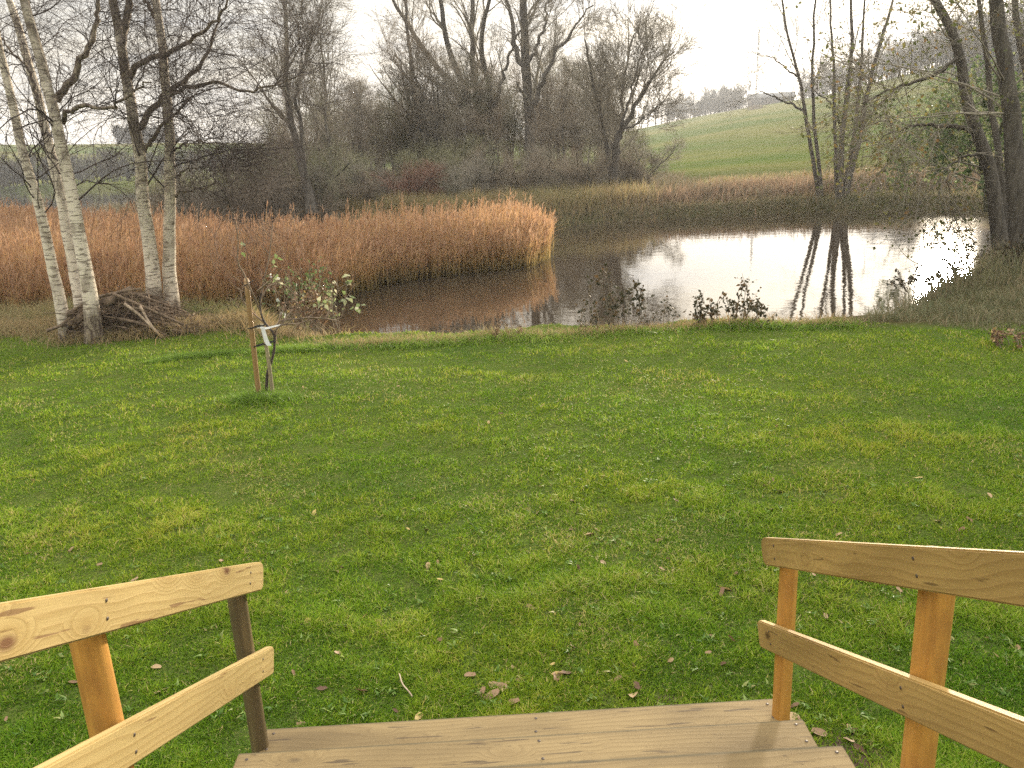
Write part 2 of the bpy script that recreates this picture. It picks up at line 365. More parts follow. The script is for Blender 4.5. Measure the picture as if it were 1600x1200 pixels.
# ------------------------------------------------------------------ terrain
POND = np.array([(-140, 60), (-60, 38), (-30, 22), (-16, 16.2), (-9.5, 14.6), (-5.5, 13.9), (-3.7, 12.8), (-2.9, 11.3), (-.9, 11.1), (1., 10.95), (3.6, 10.6),
                 (4.9, 10.9), (6.2, 12.1), (7.6, 13.6), (9.2, 15.2), (11.4, 17.6), (14.4, 21.6), (16.2, 26.2), (14.2, 29.0), (10.4, 29.9), (7.7, 29.4), (4.8, 29.7), (1.8, 28.6),
                 (-1.5, 29.0), (-5, 31), (-9, 34), (-14, 42), (-20, 60), (-34, 100), (-62, 128), (-140, 160)])
def poly_sdf(P, x, y):
    x = np.asarray(x, float); y = np.asarray(y, float); d = np.full(x.shape, 1e9); ins = np.zeros(x.shape, bool); n = len(P)
    for i in range(n):
        ax, ay = P[i]; bx, by = P[(i+1) % n]; ex, ey = bx-ax, by-ay
        t = np.clip(((x-ax)*ex+(y-ay)*ey)/(ex*ex+ey*ey), 0, 1)
        d = np.minimum(d, np.hypot(x-ax-t*ex, y-ay-t*ey))
        c = (ay > y) != (by > y)
        with np.errstate(divide='ignore', invalid='ignore'): ins ^= c & (x < (bx-ax)*(y-ay)/(by-ay+1e-12)+ax)
    return np.where(ins, -d, d)
WATER = -.35
def sstep(a, b, x): t = np.clip((x-a)/(b-a), 0, 1); return t*t*(3-2*t)
RID_U = [-900, -300, 0, 250, 450, 700, 900, 985, 1060, 1170, 1300, 1400, 1500, 1600, 1900, 2600]
RID_V = [262, 240, 226, 224, 226, 222, 214, 207, 191, 171, 150, 124, 100, 84, 60, 60]
_az = np.array([azof(u, v) for u, v in zip(RID_U, RID_V)])
def _el(u, v): d = ray(u, v); return d[2]/math.hypot(d[0], d[1])
_te = np.array([_el(u, v) for u, v in zip(RID_U, RID_V)])
_RD = np.array([300, 300, 300, 300, 300, 280, 260, 250, 250, 250, 270, 290, 300, 300, 300, 300.])
_R0 = np.array([175, 175, 170, 165, 150, 80, 62, 54, 50, 46, 44, 42, 40, 38, 36, 36.])
def ridge(az): return np.interp(az, _az, _te), np.interp(az, _az, _RD), np.interp(az, _az, _R0)
def undul(x, y):
    return .022*np.sin(x*.9+1.1*np.sin(y*.5))+.018*np.sin(y*1.25+.6*x)+.012*np.sin(2.3*x-1.7*y)+.008*np.sin(4.1*x+3.3*y+1)
def hgt(x, y):
    x = np.asarray(x, float); y = np.asarray(y, float)
    r = np.hypot(x, y); az = np.arctan2(x, np.maximum(y, 1e-6)); te, RD, R0 = ridge(az)
    hz = (H+te*RD); t = np.clip((r-R0)/(RD-R0), 0, 1)
    prof = .30*t+.70*t*t*(3-2*t)
    hill = np.where(y > 0, hz*prof, 0.)*sstep(0, 20, y)
    hill = hill-np.maximum(r-RD, 0)*.02*(y > 0)
    base = undul(x, y)*np.clip(1-(r-14)/20, 0, 1)+.25*sstep(28, 40, r)*(y > 0)
    z = base+hill+.35*np.sin(x*.05+2)*np.sin(y*.043)*sstep(60, 120, r)
    d = poly_sdf(POND, x, y)
    bank = sstep(-.5, .55, d+.09*np.sin(3.1*x)+.05*np.sin(7.3*x+y))
    bed = -1.05
    return np.where(d > 1.2, z, z*bank+bed*(1-bank))
def build_ground():
    s = np.linspace(-1, 1, 521); X = np.sinh(s*5.6)/np.sinh(5.6)*1400
    t = np.linspace(0, 1, 560); Y = -12+np.sinh(t*5.3)/np.sinh(5.3)*1500
    Y = np.sort(np.concatenate([Y, np.linspace(9.5, 15, 60), np.linspace(26, 30, 18)]))
    gx, gy = np.meshgrid(X, Y); z = hgt(gx, gy); d = poly_sdf(POND, gx, gy)
    r = np.hypot(gx, gy)
    # wild = unmown strip/grove floor, field = far pasture
    wild = np.clip(sstep(26, 30, gy)*(1-sstep(44, 60, r)*(gx > 8)-sstep(60, 90, r)*(gx <= 8)*1.), 0, 1)
    left = sstep(11.3, 12.6, gy)*(gx < -2.9)*(gy < 60)
    right = sstep(9.2, 9.8, gy)*(gx > 4.3)*(gy < 60)*(1-sstep(45, 52, r))
    wild = np.maximum.reduce([wild, left, right, (d < .0)*1.])
    field = sstep(46, 58, r)
    nx, ny = len(X), len(Y); i = np.arange(ny-1)[:, None]*nx+np.arange(nx-1)[None]
    q = np.stack([i, i+1, i+nx+1, i+nx], -1).reshape(-1, 4)
    V = np.stack([gx, gy, z], -1).reshape(-1, 3)
    m, t_, out = mat('lawn_field_and_bank_soil')
    g = t_.add('ShaderNodeNewGeometry').outputs['Position']
    nA = t_.noise(g, .6, 5, .6); nB = t_.noise(g, 9., 5, .7); nC = t_.noise(g, 60., 4, .7); nD = t_.noise(t_.mapping(g, (1.1, .35, 1)), 1.2, 4, .6)
    lawn = t_.mix(t_.ramp(nA, [(.35, 0), (.65, 1)]), (.065, .115, .016), (.12, .155, .026))
    lawn = t_.mix(t_.ramp(nB, [(.45, 0), (.75, .7)]), lawn, (.15, .14, .05))
    lawn = t_.mix(t_.ramp(nC, [(.35, .0), (.6, .8)]), lawn, (.035, .045, .014))
    bare = t_.math('MULTIPLY', t_.ramp(t_.noise(g, 1.7, 5, .7), [(.66, 0), (.72, 1)]), .6)
    lawn = t_.mix(bare, lawn, (.075, .055, .035))
    for (mx_, my_, sx_, sy_) in ((-.25, 2.74, 2.2, 6.5), (1.22, 2.5, 3.6, 2.4), (.55, 2.85, 3., 7.)):
        dd = t_.add('ShaderNodeVectorMath', {0: t_.mapping(g, (sx_, sy_, 0), (-mx_*sx_, -my_*sy_, 0))}, operation='LENGTH').outputs['Value']
        mk = t_.ramp(t_.math('ADD', dd, t_.math('MULTIPLY', nB, .8)), [(.75, 1.), (1.15, 0.)])
        lawn = t_.mix(mk, lawn, t_.mix(nC, (.05, .034, .022), (.13, .095, .065)))
    wl = t_.mix(t_.ramp(nB, [(.35, 0), (.65, 1)]), (.075, .055, .03), (.05, .055, .022))
    fl = t_.mix(t_.ramp(t_.noise(t_.mapping(g, (.5, 1, 1), rot=(0, 0, .3)), .035, 5, .6), [(.42, 0), (.58, 1)]), (.060, .088, .014), (.125, .120, .034))
    fl = t_.mix(t_.ramp(t_.noise(t_.mapping(g, (.12, 1, 1), rot=(0, 0, .5)), .35, 4, .7), [(.45, 0), (.7, .45)]), fl, (.11, .088, .038))
    fl = t_.mix(t_.ramp(t_.noise(g, .5, 5, .7), [(.4, 0), (.72, .45)]), fl, (.04, .058, .014))
    c = t_.mix(attr(t_, 'field'), lawn, fl); c = t_.mix(attr(t_, 'wild'), c, wl)
    p = t_.add('ShaderNodeBsdfPrincipled', {'Base Color': c, 'Roughness': 1., 'Specular IOR Level': 0.})
    t_.l.new(t_.add('ShaderNodeBump', {'Height': t_.math('ADD', nC, nB), 'Strength': .6, 'Distance': .03}).outputs[0], p.inputs['Normal'])
    t_.l.new(p.outputs[0], out.inputs[0])
    o = mesh_np('ground', V, q, None, m, None, {'wild': wild, 'field': field*(1-wild)}, True)
    tag(o, 'green lawn, pond bed, banks and rising fields in one ground sheet', 'ground', kind='structure')
build_ground()
def build_water():
    m, t, out = mat('still_brown_pond_water'); g = t.add('ShaderNodeNewGeometry').outputs['Position']
    a = t.noise(t.mapping(g, (1, 1, 1)), 2.2, 3, .5); b = t.noise(g, 9., 2, .5)
    patch = t.ramp(t.noise(t.mapping(g, (.35, .8, 1), (3, 0, 0)), .35, 3, .5), [(.48, .15), (.62, 1.)])
    hh = t.math('ADD', t.math('MULTIPLY', a, .6), t.math('MULTIPLY', t.math('MULTIPLY', b, patch), .35))
    bp = t.add('ShaderNodeBump', {'Height': hh, 'Strength': .22, 'Distance': .02}).outputs[0]
    p = t.add('ShaderNodeBsdfPrincipled', {'Base Color': (.030, .022, .014, 1), 'Roughness': .035, 'IOR': 1.45, 'Specular IOR Level': .75, 'Normal': bp})
    t.l.new(p.outputs[0], out.inputs[0])
    P = np.array([(x, y, WATER) for x, y in POND]); c = P.mean(0)
    # sheet a little larger than the pond so that it runs into the banks
    dirs = P-np.array([-2, 30, WATER]); 
    X = np.linspace(-160, 18, 60); Y = np.linspace(9.6, 175, 60); gx, gy = np.meshgrid(X, Y)
    V = np.stack([gx, gy, np.full_like(gx, WATER)], -1).reshape(-1, 3); i = np.arange(59)[:, None]*60+np.arange(59)[None]
    q = np.stack([i, i+1, i+61, i+60], -1).reshape(-1, 4)
    cx = V[q].mean(1); keep = poly_sdf(POND, cx[:, 0], cx[:, 1]) < 3.0
    o = mesh_np('pond_water', V, q[keep], None, m); tag(o, 'still brown pond mirroring the pale sky', 'pond', kind='structure')
build_water()
print('ground', round(time.time()-T0, 1))

# ------------------------------------------------------------------ wooden steps and handrails
YAW = .0194; CY, SY = cos(YAW), sin(YAW)
def st(x, y, z): return np.array([x*CY-y*SY, x*SY+y*CY, z])       # stair frame -> world
def from_world(p): return np.array([p[0]*CY+p[1]*SY, -p[0]*SY+p[1]*CY, p[2]])
RUN, RISE, Z1, Y0, XL, XR = .2911, .1398, .2374, 2.57, -.9224, .9696
def board(name, L, w_, th, mat_, parent, round_end=0., cham=.004, nseg=10):
    """board along local X (0..L), width along Z (-w..0), thickness along Y (0..th); optional rounded far end at x=0"""
    import bmesh
    bm = bmesh.new(); prof = []
    r = round_end
    if r:
        for k in range(7): a = pi/2*k/6; prof.append((r-r*sin(a)*1.0, -r+r*cos(a)) if False else (r*(1-cos(pi/2*(1-k/6)))*1.0, -r+r*sin(pi/2*(1-k/6))))
        pr = [(x, z) for x, z in prof]
        low = [(x, -w_-z) for x, z in reversed(prof)]
        pts = pr[::1]+low
    else: pts = [(0, 0), (0, -w_)]
    pts = pts+[(L*(1-k/nseg), -w_) for k in range(nseg+1)][::-1][1:] if False else pts
    pts = [(L, 0)]+pts+[(L, -w_)]
    va = [bm.verts.new((x, 0, z)) for x, z in pts]; vb = [bm.verts.new((x, th, z)) for x, z in pts]; n = len(pts)
    bm.faces.new(va); bm.faces.new(vb[::-1])
    for i in range(n): bm.faces.new([va[(i+1) % n], va[i], vb[i], vb[(i+1) % n]])
    bmesh.ops.recalc_face_normals(bm, faces=bm.faces)
    bmesh.ops.bevel(bm, geom=[e for e in bm.edges if abs(e.verts[0].co.y-e.verts[1].co.y) < 1e-6], offset=cham, segments=2, affect='EDGES')
    me = bpy.data.meshes.new(name); bm.to_mesh(me); bm.free(); me.materials.append(mat_)
    o = bpy.data.objects.new(name, me); COL.objects.link(o); o.parent = parent; return o
def screw(parent, loc, nrm, r=.0048):
    P = np.array([[np.array(loc)-np.array(nrm)*.004, np.array(loc)+np.array(nrm)*.0016]]); V, q = tubes(P, np.array([[r, r]]), 8)
    V = np.vstack([V, np.array(loc)+np.array(nrm)*.0006]); tr = np.array([[8+k, 8+(k+1) % 8, 16] for k in range(8)])
    return mesh_np('screw', V, q, tr, M['screw'], parent)
steps = empty('wooden_steps', tuple(st(0, Y0-.5, 0)))
tag(steps, 'weathered timber steps leading down from the camera onto the lawn', 'steps')
def place(o, p, eul): o.location = Vector(p)-steps.location if o.parent == steps else p; o.rotation_euler = eul
rng = np.random.default_rng(5)
for k in range(4):
    zt = Z1+RISE*k; yf = Y0-RUN*k
    for j in range(2):
        wd = .145 if j == 0 else .143; y_hi = yf-j*(.148)
        dx = rng.uniform(-.004, .004)
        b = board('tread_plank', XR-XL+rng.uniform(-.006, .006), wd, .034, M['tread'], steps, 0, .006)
        b.matrix_local = Matrix.Translation(Vector(st(XL+dx, y_hi, zt))-steps.location) @ Matrix.Rotation(YAW, 4, 'Z') @ Matrix.Rotation(-pi/2, 4, 'X')
        # local z(-w..0) -> -y direction, local y thickness -> -z
        for xs in (.035, 1.0, XR-XL-.035):
            for ww in (.03, .112):
                sc = screw(b, (xs+rng.uniform(-.006, .006), 0, -ww+rng.uniform(-.006, .006)), (0, -1, 0), .0055)
def boxv(x0, x1, y0, y1, z0, z1):
    V = np.array([[x, y, z] for z in (z0, z1) for y in (y0, y1) for x in (x0, x1)], float)
    Q = np.array([[0, 2, 3, 1], [4, 5, 7, 6], [0, 1, 5, 4], [2, 6, 7, 3], [0, 4, 6, 2], [1, 3, 7, 5]]); return V, Q
for xs in (XL+.05, 0.02, XR-.10):
    G = Geo()
    # saw-tooth stringer as stacked blocks under each tread
    for k in range(4):
        zt = Z1+RISE*k-.036-.002*k; yf = Y0-RUN*k-.018
        V, q = boxv(xs+.0008*k, xs+.045-.0008*k, yf-RUN+.0015*k-.016, yf, -.08-.002*k, zt)
        V = np.array([st(*p) for p in V]); G.add(V, q)
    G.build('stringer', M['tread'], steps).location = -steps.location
def post(name, xc, yc, r, ztop, mat_, parent, cut=0.):
    K = 9; z = np.linspace(-.35, ztop, K); rr = r*(1+.02*np.sin(z*7+xc*5)); c = st(xc, yc, 0)
    P = np.stack([np.full(K, 0.), np.full(K, 0.), z], 1)[None]
    V, q = tubes(P, rr[None], 20); top = V[-20:]; top[:, 2] += cut*(top[:, 0]/r)*r
    V[-20:] = top; V = np.vstack([V, [[0, 0, ztop]]]); n = len(V)-1
    o = mesh_np(name, V, q, None, mat_, parent, None, True); o.location = c
    cap = mesh_np('post_top', np.vstack([top, [[0, 0, ztop]]]) + np.array([0, 0, .0015]), None, np.array([[k, (k+1) % 20, 20] for k in range(20)]), M['post_end'], o)
    return o
ANG = math.atan2(RISE, RUN)
def handrail(side, x, ye_u, zu, ye_l, zl, w_, th, posts, m_rail, lab, nlab):
    root = empty('handrail', (0, 0, 0)); tag(root, lab, 'handrail', 'handrails beside the wooden steps')
    s = 1 if side == 'L' else -1
    for nm, ye, z in (('top_rail', ye_u, zu), ('lower_rail', ye_l, zl)):
        b = board(nm, 2.6, w_, th, m_rail, root, .030 if nm == 'top_rail' else .018, .004)
        # local X must run from the far end toward the camera, rising; thickness outward
        ex = Vector(st(0, -cos(ANG), 0)); ex.z = sin(ANG); ex.normalize()
        ez = Vector(st(0, sin(ANG), 0)); ez.z = cos(ANG); ez.normalize()
        ey = ez.cross(ex)                         # right-handed
        o = Vector(st(x, ye, z))
        if side == 'L': pass
        mt = Matrix((ex, ey, ez)).transposed().to_4x4()
        # ey points to +x or -x: shift so the visible face is at x
        sgn = ey.dot(Vector(st(1, 0, 0)))
        if side == 'L': shift = 0 if sgn < 0 else -th
        else: shift = 0 if sgn > 0 else -th
        b.matrix_local = Matrix.Translation(o+ey*shift) @ mt
        face_y = (0 if shift == 0 else th)
        nrm = (0, -1, 0) if shift == 0 else (0, 1, 0)
        for (px_, yc) in [(p[0], p[1]) for p in posts]:
            dd = (ye-yc)/cos(ANG)
            for zz_ in (-.028, -.068):
                screw(b, (dd+rng.uniform(-.008, .008), face_y, zz_+rng.uniform(-.004, .004)), nrm, .0042)
    for (xc, yc, r, m_, pl, cut) in posts:
        zt = zu+(ye_u-yc)*RISE/RUN-.024
        p = post('post', xc, yc, r, zt, m_, root, cut*.35)
        if pl: p['label'] = pl
    return root
def hit_plane(u, v, xp):      # ray against the stair-frame plane x = xp
    o = from_world(O); d = from_world(ray(u, v)); t = (xp-o[0])/d[0]; return o+t*d
rl, rr_ = .031, .031
xl, xr = -.8579, .9058
pL1 = hit_plane(371, 940, xl-.03-rl); pL2 = hit_plane(138, 1000, xl-.03-.036)
pR1 = hit_plane(1232, 900, xr+.03+.031); pR2 = hit_plane(1462, 940, xr+.03+.038)
print('posts', pL1, pL2, pR1, pR2)
handrail('L', xl, 2.6187, .894, 2.6007, .5648, .0973, .028,
         [(xl-.03-.031, pL1[1], .031, M['post_dark'], 'dark olive brown round post at the foot of the rail', .3), (xl-.03-.037, pL2[1], .037, M['post_orange'], 'orange brown round post', .3), (xl-.03-.037, pL2[1]-.95, .037, M['post_orange'], None, .3)],
         M['rail_pale'], 'pale pine handrail on the left of the steps with one dark post', None)
handrail('R', xr, 2.5935, .8913, 2.5935, .5588, .0955, .028,
         [(xr+.03+.031, pR1[1], .031, M['post_orange'], None, -.3), (xr+.03+.038, pR2[1], .038, M['post_orange'], None, -.3), (xr+.03+.038, pR2[1]-.95, .038, M['post_orange'], None, -.3)],
         M['rail_tan'], 'tan pine handrail on the right of the steps with orange brown posts', None)
print('steps', round(time.time()-T0, 1))

# ------------------------------------------------------------------ trees
def tree(name, label, cat, stems, levels, seed, m_trunk, m_crown, leaves=None, group=None, trunk_sides=10, birch=False, K0=22, wob=.01, origin=None, limbs=None, part='crown'):
    """stems: list of (points, r0, r1[, own]); limbs: same, hand placed; levels: list of dict(n,t0,t1,L,ang,up,wig,K,rf..)"""
    rng = np.random.default_rng(seed)
    if origin is None: origin = np.asarray(stems[0][0][0], float)
    root = empty(name, tuple(origin)); tag(root, label, cat, group)
    P0 = []; Rr = []
    for s_ in stems:
        p = resample(s_[0], K0); p[1:] += rng.normal(size=(K0-1, 3))*wob*np.linspace(.3, 1, K0-1)[:, None]
        P0.append(p); t = np.linspace(0, 1, K0); r = s_[1]*(1-t)+s_[2]*t
        r = r*(1+.45*np.exp(-t*K0/1.6)) if len(s_) < 4 else r
        Rr.append(r)
    P0 = np.array(P0); R0 = np.array(Rr)
    g = Geo(); V, q = tubes(P0, R0, trunk_sides)
    zrel = (P0[:, :, 2]-origin[2]); a = np.clip(.75-zrel*.9, 0, 1)+np.clip((zrel-2.2)*.10, 0, .42) if birch else zrel*0
    g.add(V, q, None, np.repeat(a[:, :, None], trunk_sides, 2).ravel()); o = g.build('trunk', m_trunk, root, True); o.location = -Vector(origin)
    g = Geo(); cur = [(P0, R0)]
    LP = [];
    if limbs:
        PL = np.array([resample(l[0], K0) for l in limbs]); PL[:, 1:] += rng.normal(size=PL[:, 1:].shape)*wob*1.5
        RL = np.array([l[1]*(1-np.linspace(0, 1, K0))+l[2]*np.linspace(0, 1, K0) for l in limbs])
        V, q = tubes(PL, RL, 7); g2 = Geo(); g2.add(V, q, None, .75 if birch else 0.)
        ol = g2.build('limb', m_trunk, root, True); ol.location = -Vector(origin)
    P, R = P0, R0
    for li, lv in enumerate(levels):
        lv = dict(lv); n = lv.pop('n'); sides = lv.pop('sides', 3)
        C, CR = grow(rng, P, R, n, **lv)
        if li == 0 and limbs:
            C2, CR2 = grow(rng, PL, RL, max(n-3, 5), **{**lv, 't0': .3, 't1': .98, 'L': lv['L']*.65})
            C = np.concatenate([C, C2]); CR = np.concatenate([CR, CR2])
        V, q = tubes(C, CR, sides); g.add(V, q)
        P, R = C, CR
    oc = g.build(part, m_crown, root, False); oc.location = -Vector(origin)
    if leaves:
        V, Tt, a = leaves_on(rng, P[rng.random(len(P)) < leaves.get('keep', 1.)], leaves['n'], leaves['size'])
        gl = Geo()
        gl.add(V, None, Tt, a); ol = gl.build('leaves', leaves['mat'], root); ol.location = -Vector(origin)
    return root
def px_stem(pts, Y, dy=0.):
    """pixel path -> points on the upright plane y = Y (slowly moving in depth by dy)"""
    n = len(pts); return [ony(u, v, Y+dy*i/max(n-1, 1)) for i, (u, v) in enumerate(pts)]

BL = [dict(n=15, t0=.30, t1=.98, L=1.9, ang=(.6, 1.15), up=.01, wig=.2, K=11, rf=.17, sides=5, rmin=.006, droop=.03),
      dict(n=6, t0=.12, t1=.98, L=1.05, ang=(.4, .95), up=.0, wig=.19, K=7, rf=.5, sides=4, rmin=.0035, droop=.08),
      dict(n=4, t0=.1, t1=1., L=.85, ang=(.3, .9), up=-.0, wig=.16, K=8, rf=.55, sides=3, rmin=.0017, droop=.22),
      dict(n=2, t0=.1, t1=1., L=.45, ang=(.3, .8), up=-.02, wig=.15, K=5, rf=.7, sides=3, rmin=.0012, droop=.25)]
gb = 'white birches beside the brush pile'
def gz(p): return float(hgt(p[0], p[1]))
def root_at(pts, Y, dy=0., sink=.15):
    s_ = px_stem(pts, Y, dy); b = s_[0].copy(); d = norm(s_[1]-b); 
    zt = gz(b)-sink; k = (zt-b[2])/d[2] if abs(d[2]) > .05 else 0
    return [b+d*k]+s_[1:] if abs(k) < 1.5 else s_
def ybase(u, v, z=0.): return onz(u, v, z)[1]
yA = ybase(103, 530); yB = ybase(128, 510); yC = ybase(146, 535); yD = ybase(244, 508); yE = ybase(271, 503)
print('birch dist', yA, yB, yC, yD, yE)
tree('birch_tree', 'slender white birch leaning left, leftmost trunk beside the brush pile', 'birch tree',
     [(root_at([(103, 527), (97, 485), (78, 400), (58, 310), (35, 230), (16, 150), (2, 90), (-14, 10), (-30, -80), (-48, -220)], yA, -.3), .078, .028)], BL, 11, M['birch'], M['twig_dark'], None, gb, 12, True)
tree('birch_tree', 'white birch standing behind the other leaning trunks left of the brush pile', 'birch tree',
     [(root_at([(131, 505), (123, 455), (100, 336), (83, 252), (69, 195), (54, 130), (36, 70), (14, 0), (-8, -80), (-30, -230)], yB, .4), .092, .03)], BL, 12, M['birch'], M['twig_dark'], None, gb, 12, True,
     limbs=[(px_stem([(62, 160), (46, 112), (30, 92), (8, 70), (-10, 40)], yB), .03, .008)])
tree('birch_tree', 'thick grey-barked birch in front of the brush pile with a low arching limb', 'birch tree',
     [(root_at([(147, 534), (144, 490), (133, 420), (118, 336), (104, 271), (89, 200), (73, 130), (54, 60), (38, 0), (20, -80), (0, -240)], yC, -.2), .100, .035)], BL, 13, M['birch_rough'], M['twig_dark'], None, gb, 14, True,
     limbs=[(px_stem([(88, 158), (108, 130), (130, 90), (148, 50), (153, 10), (150, -60)], yC, .3), .05, .015),
            (px_stem([(98, 192), (108, 176), (130, 166), (158, 170), (192, 158), (214, 140), (235, 128)], yC, -.3), .034, .008)])
tree('birch_tree', 'patchy-barked birch behind the brush pile forking high with right reaching limbs', 'birch tree',
     [(root_at([(245, 506), (243, 475), (236, 401), (225, 327), (221, 261), (211, 200), (199, 131), (188, 65), (176, 0), (165, -90), (150, -240)], yD), .108, .035)], BL, 14, M['birch_rough'], M['twig_dark'], None, gb, 14, True,
     limbs=[(px_stem([(190, 70), (194, 40), (200, 10), (203, -40), (206, -140)], yD, .3), .06, .02),
            (px_stem([(200, 124), (212, 106), (234, 92), (262, 84), (300, 62), (330, 38), (352, 10), (372, -20)], yD, -.4), .045, .012),
            (px_stem([(218, 200), (226, 188), (240, 164), (258, 150), (285, 128), (312, 104), (330, 70), (344, 30)], yD, .4), .05, .012),
            (px_stem([(222, 240), (236, 220), (254, 196), (268, 180), (300, 150)], yD, .2), .035, .01)])
tree('birch_tree', 'bright white straight birch, rightmost trunk beside the brush pile', 'birch tree',
     [(root_at([(272, 503), (269, 470), (264, 411), (265, 327), (266, 261), (264, 196), (260, 150), (254, 93), (250, 37), (240, -20), (230, -100), (215, -240)], yE), .10, .03)], BL, 15, M['birch'], M['twig_dark'], None, gb, 14, True,
     limbs=[(px_stem([(266, 312), (280, 300), (300, 296), (330, 290), (338, 272), (360, 268)], yE), .022, .005),
            (px_stem([(266, 285), (285, 268), (310, 264), (340, 266)], yE, .2), .02, .005),
            (px_stem([(266, 240), (290, 224), (318, 222)], yE, -.1), .02, .006),
            (px_stem([(264, 150), (290, 140), (335, 128), (390, 142), (440, 128), (480, 118)], yE, -.3), .032, .006),
            (px_stem([(252, 60), (244, 30), (228, 0), (222, -50)], yE, .2), .04, .015)])

# multi-stemmed trees across the pond
AL = [dict(n=8, t0=.28, t1=.98, L=2.0, ang=(.35, .85), up=.05, wig=.10, K=8, rf=.42, sides=4, rmin=.012),
      dict(n=5, t0=.15, t1=1., L=1.2, ang=(.35, .8), up=.03, wig=.12, K=6, rf=.5, sides=3, rmin=.006),
      dict(n=4, t0=.15, t1=1., L=.7, ang=(.3, .8), up=.02, wig=.14, K=5, rf=.5, sides=3, rmin=.004),
      dict(n=2, t0=.1, t1=1., L=.4, ang=(.3, .8), up=.0, wig=.12, K=3, rf=.6, sides=3, rmin=.003)]
ga = 'bare multi-stemmed trees on the far bank'
tree('bare_tree', 'twin-stemmed bare tree on the far bank left of the four-stemmed one', 'tree',
     [(px_stem([(1281, 325), (1275, 280), (1262, 200), (1250, 130), (1232, 60), (1222, 0), (1210, -90)], 30.6, .5), .087, .02, 0),
      (px_stem([(1284, 325), (1282, 280), (1272, 190), (1270, 110), (1272, 50), (1275, -10), (1284, -110)], 30.6, -.5), .081, .02, 0)],
     AL, 21, M['bark'], M['twig_grey'], None, ga, wob=.02,
     limbs=[(px_stem([(1255, 170), (1230, 160), (1205, 150), (1185, 140)], 30.6), .045, .012), (px_stem([(1245, 120), (1215, 95), (1195, 85)], 30.8), .035, .01)])
tree('bare_tree', 'four-stemmed bare tree on the far bank mirrored in the pond', 'tree',
     [(px_stem([(1311, 330), (1307, 290), (1305, 210), (1303, 140), (1300, 70), (1296, 0), (1290, -90)], 30.2, .6), .082, .018, 0),
      (px_stem([(1316, 330), (1313, 290), (1316, 210), (1324, 140), (1332, 70), (1328, 0), (1330, -100)], 30.2, -.3), .128, .02, 0),
      (px_stem([(1320, 330), (1318, 300), (1330, 240), (1340, 170), (1346, 90), (1350, 20), (1362, -80)], 30.2, .2), .093, .02, 0),
      (px_stem([(1322, 332), (1324, 290), (1342, 220), (1352, 160), (1368, 90), (1390, 20), (1412, -70)], 30.2, -.6), .128, .022, 0)],
     AL, 22, M['bark'], M['twig_grey'], dict(n=1, size=.05, mat=M['leaf_alder'], keep=.22), ga, wob=.02,
     limbs=[(px_stem([(1316, 200), (1300, 165), (1284, 150), (1268, 140)], 30.2), .05, .012), (px_stem([(1336, 220), (1360, 222), (1385, 228), (1400, 240)], 30.0), .03, .008)])

# leafy trees on the right bank
RL_ = [dict(n=15, t0=.50, t1=.98, L=2.6, ang=(.7, 1.35), up=-.01, wig=.12, K=8, rf=.16, sides=5, rmin=.010, droop=.05),
       dict(n=6, t0=.15, t1=1., L=1.2, ang=(.4, .9), up=-.01, wig=.13, K=6, rf=.5, sides=3, rmin=.005, droop=.06),
       dict(n=7, t0=.1, t1=1., L=.6, ang=(.3, .9), up=-.02, wig=.14, K=5, rf=.5, sides=3, rmin=.003, droop=.1)]
gr = 'late-leafed trees on the right bank'
LA = dict(n=1, size=.08, mat=M['leaf_alder'])
tree('bank_tree', 'leafy tree curving left over the water with a long horizontal limb', 'tree',
     [(px_stem([(1572, 440), (1562, 380), (1552, 290), (1538, 235), (1520, 190), (1508, 140), (1498, 80), (1478, 30), (1452, -20), (1430, -110)], 14.6, .6), .135, .05)],
     RL_, 31, M['bark'], M['twig_grey'], LA, gr, 12,
     limbs=[(px_stem([(1524, 206), (1505, 200), (1470, 196), (1430, 195), (1405, 205), (1380, 212)], 14.8), .05, .01),
            (px_stem([(1500, 90), (1470, 110), (1430, 128), (1390, 140), (1350, 160)], 14.9, .5), .045, .01),
            (px_stem([(1540, 240), (1510, 245), (1480, 262), (1462, 290)], 14.6), .03, .008)])
tree('bank_tree', 'thick straight leafy tree nearest the right edge of the lawn', 'tree',
     [(px_stem([(1606, 470), (1598, 400), (1588, 300), (1582, 200), (1570, 100), (1556, 0), (1545, -120)], 13.4, .3), .18, .08)],
     RL_, 32, M['bark'], M['twig_grey'], LA, gr, 12)
tree('bank_tree', 'thin leafy stem between the curving tree and the thick straight tree', 'tree',
     [(px_stem([(1576, 400), (1568, 320), (1560, 240), (1548, 160), (1540, 80), (1530, 0), (1520, -100)], 16.4, .5), .08, .03)],
     RL_, 33, M['bark'], M['twig_grey'], LA, gr, 8)
tree('bank_tree', 'leafy tree on the far right bank half hidden behind the thick trunk', 'tree',
     [(px_stem([(1640, 360), (1625, 280), (1610, 200), (1606, 120), (1590, 40), (1580, -60)], 19., .5), .15, .05)],
     RL_, 34, M['bark'], M['twig_grey'], LA, gr, 10)
tree('bank_tree', 'pale-leafed bushy tree hanging over the far right end of the pond', 'tree',
     [(px_stem([(1545, 330), (1540, 290), (1530, 240), (1515, 190), (1500, 150)], 21., .5), .09, .03),
      (px_stem([(1548, 330), (1552, 280), (1560, 220), (1572, 170)], 21., -.5), .08, .03)],
     [dict(n=16, t0=.2, t1=.98, L=1.9, ang=(.6, 1.3), up=-.03, wig=.12, K=7, rf=.4, sides=4, rmin=.008, droop=.06), RL_[1], RL_[2]], 35, M['bark_green'], M['twig_grey'],
     dict(n=6, size=.12, mat=M['leaf_green']), gr, 8)
print('near trees', round(time.time()-T0, 1))

